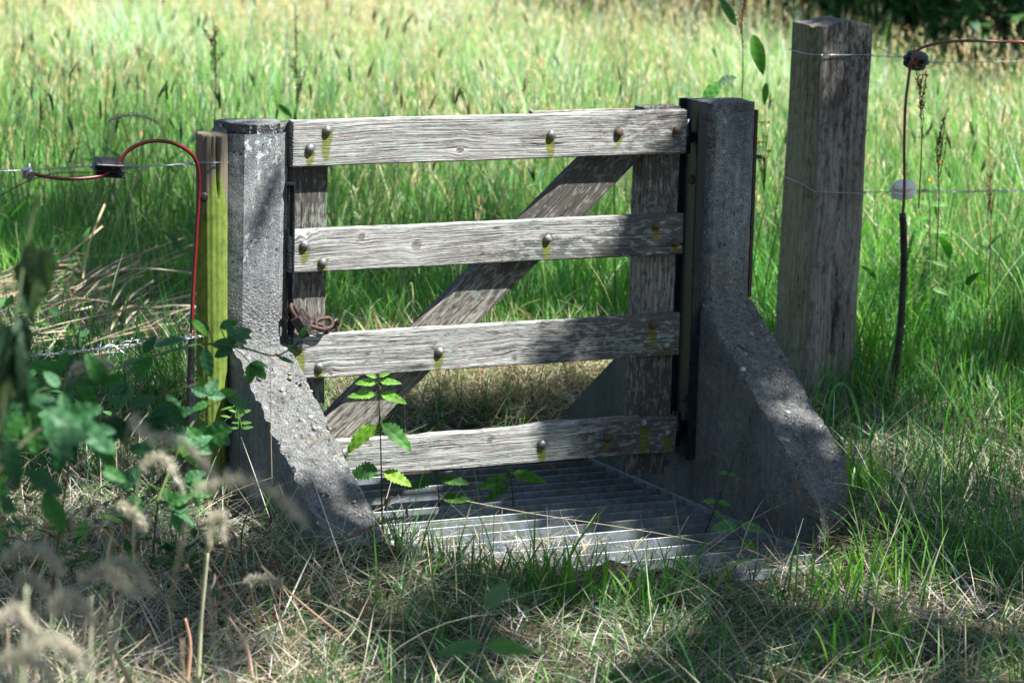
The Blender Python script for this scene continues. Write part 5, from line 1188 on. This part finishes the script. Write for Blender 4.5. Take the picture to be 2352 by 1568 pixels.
# docks, sorrels and other tall weeds of the meadow
def dock(px, py_top, py_bot, D, label, col=(.16, .08, .045), leaves=(), dense=1.0, branch=.05):
    t_ = far(px, py_top, D); b = far(px-(0), py_bot, D*1.0); b = np.array([t_[0], t_[1], gz(t_[0], t_[1])]) if py_bot is None else b
    root = empty('dock', tuple(b)); tag(root, label, 'dock plant', 'docks and sorrels in the meadow'); sp = smooth_pts([b, (b+t_)/2+np.array([.01, 0, 0]), t_], 8); m = Mix(); m.add(*tube(sp, np.linspace(.0022, .001, len(sp)), 6), tuple(v*1.5 for v in col))
    m2 = Mix(); nb = 6
    ends = [(sp[int(.55*len(sp))], t_)]
    for k in range(nb):
        i = int(rng.uniform(.5, .9)*(len(sp)-1)); e = sp[i]+np.array([rng.uniform(-1, 1)*branch, rng.uniform(-1, 1)*branch, rng.uniform(.06, .14)]); m.add(*tube([sp[i], (sp[i]+e)/2+rng.normal(0, .004, 3), e], .0012, 5), col); ends.append((sp[i], e))
    for (p, q) in ends:
        n = int(42*dense); t = rng.random(n)[:, None]; Q = p*(1-t)+q*t+rng.normal(0, .004, (n, 3)); c = pick([col, tuple(v*.7 for v in col), (.22, .14, .06)], [2, 1, 1], n, .2)
        m2.add(*blades(Q, rng.uniform(.005, .008, n), np.full(n, .005), rng.uniform(0, 6.3, n), rng.uniform(0, 2.5, n), np.zeros(n), c, c, K=2, prof=[.5, 1, .4]))
    m.build('stem', M_DRY, root, True); m2.build('seeds', M_DRY, root)
    for (lx, ly, dx, dy, L, W_, c) in leaves:
        m3 = Mix(); leaf(m3, far(lx, ly, D-.02), scr(dx, dy)+view*.2, L, W_, c, view+Vector((0, 0, .4)), .4, .15, 7, .03, .1, .45); m3.build('leaf', M_LEAF, root)
DL = (.05, .17, .03)
dock(490, 35, 330, 12.0, 'drooping dark sorrel with seeds, nearest the left of the meadow centre', (.1, .075, .04), (), 1.2, .05)
dock(676, 5, 470, 12.4, 'tall green dock with lance leaves above the left concrete post', (.1, .13, .04), [(640, 240, .6, .55, .07, .022, (.06, .22, .03)), (690, 320, -.6, .4, .07, .03, (.1, .22, .1)), (745, 365, .5, .6, .06, .02, (.09, .2, .1)), (640, 412, -.9, .1, .09, .03, (.08, .25, .03)), (680, 430, .9, .0, .07, .03, (.08, .25, .03))], 1.2, .06)
if 0: dock(272, 10, 300, 13, 'slim dark sorrel at the upper left', (.09, .08, .045), (), .8, .03)
dock(2110, 165, 480, 10.0, 'reddish sorrel hanging just behind the brown cable', (.2, .08, .04), (), .9, .02)
dock(2150, 300, 600, 10.2, 'short reddish sorrel right of the brown cable', (.17, .09, .045), (), .8, .025)
dock(2270, 290, 700, 10.5, 'thin rusty sorrel near the right edge', (.2, .11, .05), (), .6, .03)
if 0: dock(960, 60, 420, 14, 'faint sorrel in the meadow above the top rail, left part', (.12, .1, .05), (), .8, .04)
dock(1700, -40, 330, 10.6, 'tall brown-stemmed dock with big green leaves left of the tall square post', (.2, .1, .05), [(1655, 190, -.5, .5, .09, .045, (.06, .2, .03)), (1650, 190, .9, -.3, .06, .03, (.12, .2, .11)), (1730, 80, .25, 1, .13, .045, (.09, .28, .03)), (1690, 60, -.5, -1, .11, .03, (.05, .17, .03)), (1760, 190, -.1, 1, .07, .022, (.1, .25, .04))], .6, .05)
def ragwort(px, py, D, n, label):
    b = far(px, py+120, D); root = empty('ragwort', tuple(b)); tag(root, label, 'wildflower', 'yellow flowers in the meadow'); m = Mix(); m2 = Mix()
    for k in range(n):
        e = far(px+rng.normal(0, 12), py+rng.uniform(-45, 45), D+rng.normal(0, .03)); m.add(*tube([b, (b+e)/2+rng.normal(0, .004, 3), e], .0012, 5), (.1, .2, .04))
        m2 = Mix()
        for q in range(9): leaf(m2, e, Vector((rng.normal(), rng.normal(), .4)), .011, .005, (.75, .42, .015), (0, -1, .3), .1, .1, 2, 0)
        m2.build('flower', M_LEAF, root)
    m.build('stem', M_LEAF, root, True)
ragwort(1755, 320, 10.8, 10, 'yellow ragwort flowers between the right concrete post and the tall post')
ragwort(2152, 385, 11.2, 3, 'small yellow flowers right of the brown cable'); ragwort(340//2, 300, 11.5, 2, 'tiny yellow flower at the left of the meadow')
# green leafy weeds right of the tall post
leafplant('leafy_weed', [at(2138, 860, 'y', 1.6), at(2140, 700, 'y', 1.6), at(2135, 560, 'y', 1.6), at(2134, 450, 'y', 1.6)], .0025,
  [(2134, 470, 10.6, -.8, -.3, .06, .018, (.1, .26, .04), .6, .1), (2136, 470, 10.6, 1, -.1, .06, .02, (.1, .24, .05), .6, .1), (2134, 500, 10.6, -1, 0, .06, .018, (.1, .28, .04), .6, .1), (2138, 530, 10.6, 1, 0, .06, .018, (.1, .26, .04), .6, .1), (2140, 600, 10.6, -1, .1, .06, .02, (.08, .2, .04), .5, .1), (2140, 600, 10.6, 1, .2, .06, .02, (.08, .2, .04), .5, .1), (2138, 660, 10.6, 1, .3, .07, .022, (.08, .2, .04), .5, .1)],
  'slender leafy weed standing right of the black pipe', 'weed', (.1, .07, .05))
leafplant('mugwort', [at(548, 1100, 'y', -.1), at(550, 1000, 'y', -.1), at(545, 930, 'y', -.1)], .0018,
  [(545+dx_+rng.uniform(-14, 14), 935+k*12, 8.2, sx, rng.uniform(-.5, .5), rng.uniform(.015, .035), .009, (.10, .24, .04), .3, .3) for k in range(5) for dx_, sx in ((-8, -1), (8, 1))],
  'feathery green mugwort in front of the dark side of the left foot', 'weed', (.08, .16, .04))

# ------------------------------------------------------------ trees outside the picture that shade the gate, and the dark shrubs beyond the meadow
KX, KY = S.x/S.z, S.y/S.z
def shade_w(u, v):
    """how densely the crown is leafed over the spot (u, v) of the ground its shade falls on"""
    e = lambda cx, cy, rx, ry: np.exp(-(((u-cx)/rx)**2+((v-cy)/ry)**2)**2)
    w_ = np.where(v < -.62, .46, .0); w_ = np.maximum(w_, .68*e(-.9, 1.2, .8, .9)); w_ = np.maximum(w_, .62*e(.8, 3.5, .9, 1.1)); w_ = np.maximum(w_, .3*e(1.7, 2.7, .9, .7))
    w_ = np.maximum(w_, 1.0*e(1.15, .35, .6, .85)); w_ = np.maximum(w_, 1.0*e(1.85, 1.2, .52, .72)); w_ = np.maximum(w_, .8*e(1.3, -.35, .6, .5))
    w_ = np.maximum(w_, .88*e(-.75, -.35, .55, .75)); w_ = np.maximum(w_, .55*e(-1.2, .9, .5, .5)); w_ = w_*(1-.99/(1+np.exp(np.clip((u+v-.90)/.035, -30, 30)))*(u > -.74)*(v > -.03)*(v < .62)); w_ = np.maximum(w_, .5*e(-.52, .52, .12, .08))
    w_ = np.maximum(w_, .45*e(.6, 2.3, 1.2, .6)); w_ = np.maximum(w_, .35*e(2.9, 1.2, .5, .6))
    w_ = w_*(1-.97*e(.45, -.38, .46, .19)); w_ = np.maximum(w_, .6*e(-.18, -.26, .17, .24)); w_ = w_*(1-.95*e(.95, -.78, .25, .06)); w_ = w_*(1-.85*e(-.25, -1.35, .5, .26)); w_ = w_*(1-.7*e(1.9, -.72, .2, .1)); w_ = w_*(1-.8*e(1.45, -.78, .2, .05))
    w_ = w_*(1-.8*e(2.35, .75, .2, .16)); w_ = w_*(1-.95*e(1.1, 1.35, .75, .42))
    return w_
def crown_leaves(n, u0, u1, v0, v1, h0, h1, wf, size, col):
    u = rng.uniform(u0, u1, n); v = rng.uniform(v0, v1, n)
    nz = np.array([noise.noise(Vector((a_*2.4, b_*2.4, 31)))+.5*noise.noise(Vector((a_*6, b_*6, 3))) for a_, b_ in zip(u, v)])
    W0 = wf(u, v); T_ = .31*np.sign(W0-.5)*np.abs(2*W0-1)**.8; op = np.clip((T_-nz)/.07+.5, .02, .97)
    k = rng.random(n) < np.where(W0 > .93, 1, np.where(W0 < .05, 0, op)); u, v = u[k], v[k]; n = len(u); h = h0+(h1-h0)*rng.random(n)+.5*np.array([noise.noise(Vector((a_, b_, 51))) for a_, b_ in zip(u, v)])
    P = np.stack([u+KX*h, v+KY*h, h], 1); c = pick(col, [1]*len(col), n)
    return blades(P-np.array([0, 0, .05]), rng.uniform(.7, 1.2, n)*size, rng.uniform(.7, 1.1, n)*size*.62, rng.uniform(0, 2*PI, n), rng.uniform(.9, 2.1, n), rng.uniform(-.5, .5, n), c, c, K=4, prof=[.15, .85, 1, .6, .05]), P
def tree(name, base, height, crown, P, label, r=.16, grp='trees that shade the gate', limbs=26):
    root = empty(name, tuple(base)); tag(root, label, 'tree', grp); o = Mix(); o.add(*crown); o.build('crown', M_LEAF, root)
    top = np.array(base)+np.array([.15, .1, height]); sp = smooth_pts([np.array(base)-np.array([0, 0, .3]), np.array(base)+np.array([.05, -.04, height*.45]), top], 10); m = Mix(); m.add(*tube(sp, np.linspace(r, r*.3, len(sp)), 12)); m.build('trunk', M_BARK, root, True)
    m = Mix(); ok = np.where((P[:, 0] > base[0]-2.2) | (P[:, 1] < base[1]+1.0))[0]; idx = rng.choice(ok, min(limbs, len(ok)), replace=False)
    for i in idx:
        j = int(rng.uniform(.5, .98)*(len(sp)-1)); q = P[i]; mid = (sp[j]+q)/2+np.array([0, 0, .25]); m.add(*tube(smooth_pts([sp[j], mid, q], 6), np.linspace(r*.22, .008, 13), 6))
    m.build('limbs', M_BARK, root, True)
LC = [(.05, .13, .02), (.07, .16, .025), (.04, .1, .02)]
cr, P_ = crown_leaves(56000, -2.6, 3.4, -4.4, 5.0, 4.4, 6.4, shade_w, .15, LC)
tree('shade_tree', (5.0, -4.6, 0), 5.6, cr, P_, 'broad leafy tree standing outside the picture to the right, shading the gate', .2, None, 40)

# shrubs along the far side of the meadow, tree shade put into their dark foliage colour
def shrub(px, D, Rx, Hh, n, label, dark=1.0):
    L = (px-1176)/FPX*D; c = np.array([CAM[0]+_rt[0]*L+_fw[0]*D, CAM[1]+_rt[1]*L+_fw[1]*D, 0]); root = empty('shrub', tuple(c)); tag(root, label, 'shrub', 'dark shrubs beyond the meadow')
    a_ = rng.uniform(0, 2*PI, n); ph = np.arccos(rng.uniform(-.25, 1, n)); r = rng.uniform(.55, 1, n)**.6; lump = np.array([noise.noise(Vector((math.cos(x)*2+px, math.sin(x)*2, y*2))) for x, y in zip(a_, ph)])*.35+1
    P = c+np.stack([np.cos(a_)*np.sin(ph)*Rx*r*lump, np.sin(a_)*np.sin(ph)*Rx*r*lump, np.maximum(.05, np.cos(ph)*Hh*r*lump+.25)], 1)
    cc = pick([(.02, .07, .02), (.03, .1, .03), (.05, .13, .035)], [2, 2, 1], n)*dark; o = Mix(); o.add(*blades(P, rng.uniform(.06, .11, n), rng.uniform(.035, .06, n), rng.uniform(0, 6.3, n), rng.uniform(.6, 2.4, n), rng.uniform(-.6, .6, n), cc, cc, K=3, prof=[.2, 1, .8, .05])); o.build('foliage', M_LEAF, root)
    m = Mix()
    for k in range(7):
        q = P[rng.integers(n)]; m.add(*tube(smooth_pts([c+np.array([rng.normal(0, .1), rng.normal(0, .1), -.1]), (c+q)/2, q], 5), np.linspace(.035, .008, 11), 6))
    m.build('branches', M_BARK, root, True); return c
shrub(2330, 17.6, 1.0, 1.7, 9000, 'dark shrub beyond the meadow in the top right corner')
shrub(2080, 18.4, .75, 1.7, 8000, 'dark shrub beyond the meadow between the tall post and the right corner')
shrub(1850, 20.4, .8, 1.9, 8000, 'dark shrub beyond the meadow right behind the tall square post')
shrub(1745, 20.6, .45, 1.5, 5000, 'narrow dark shrub at the top edge just left of the tall square post')
shrub(1255, 21.3, .42, 1.3, 5000, 'small dark shrub at the top edge above the middle of the gate')
bt = np.array([CAM[0]+_rt[0]*3.6+_fw[0]*20, CAM[1]+_rt[1]*3.6+_fw[1]*20, 0])
cen = np.array([CAM[0]+_rt[0]*2.2+_fw[0]*19, CAM[1]+_rt[1]*2.2+_fw[1]*19])
def far_w(u, v): 
    L = (u-CAM[0])*_rt[0]+(v-CAM[1])*_rt[1]; D = (u-CAM[0])*_fw[0]+(v-CAM[1])*_fw[1]
    return np.where((D > 16.8) & (L/D > (1700-1176)/FPX) | ((D > 19.8) & (L/D > .0)), .8, 0)
cr2, P2_ = crown_leaves(9000, cen[0]-4, cen[0]+4.5, cen[1]-4, cen[1]+5, 3.6, 6.0, far_w, .24, LC)
tree('shade_tree', tuple(bt+np.array([2.2, -.8, 0])), 5.2, cr2, P2_, 'large tree beyond the meadow shading the dark shrubs of the top right corner', .22, None, 40)
print('objects', len(bpy.data.objects), 'faces', sum(len(m.polygons) for m in bpy.data.meshes))
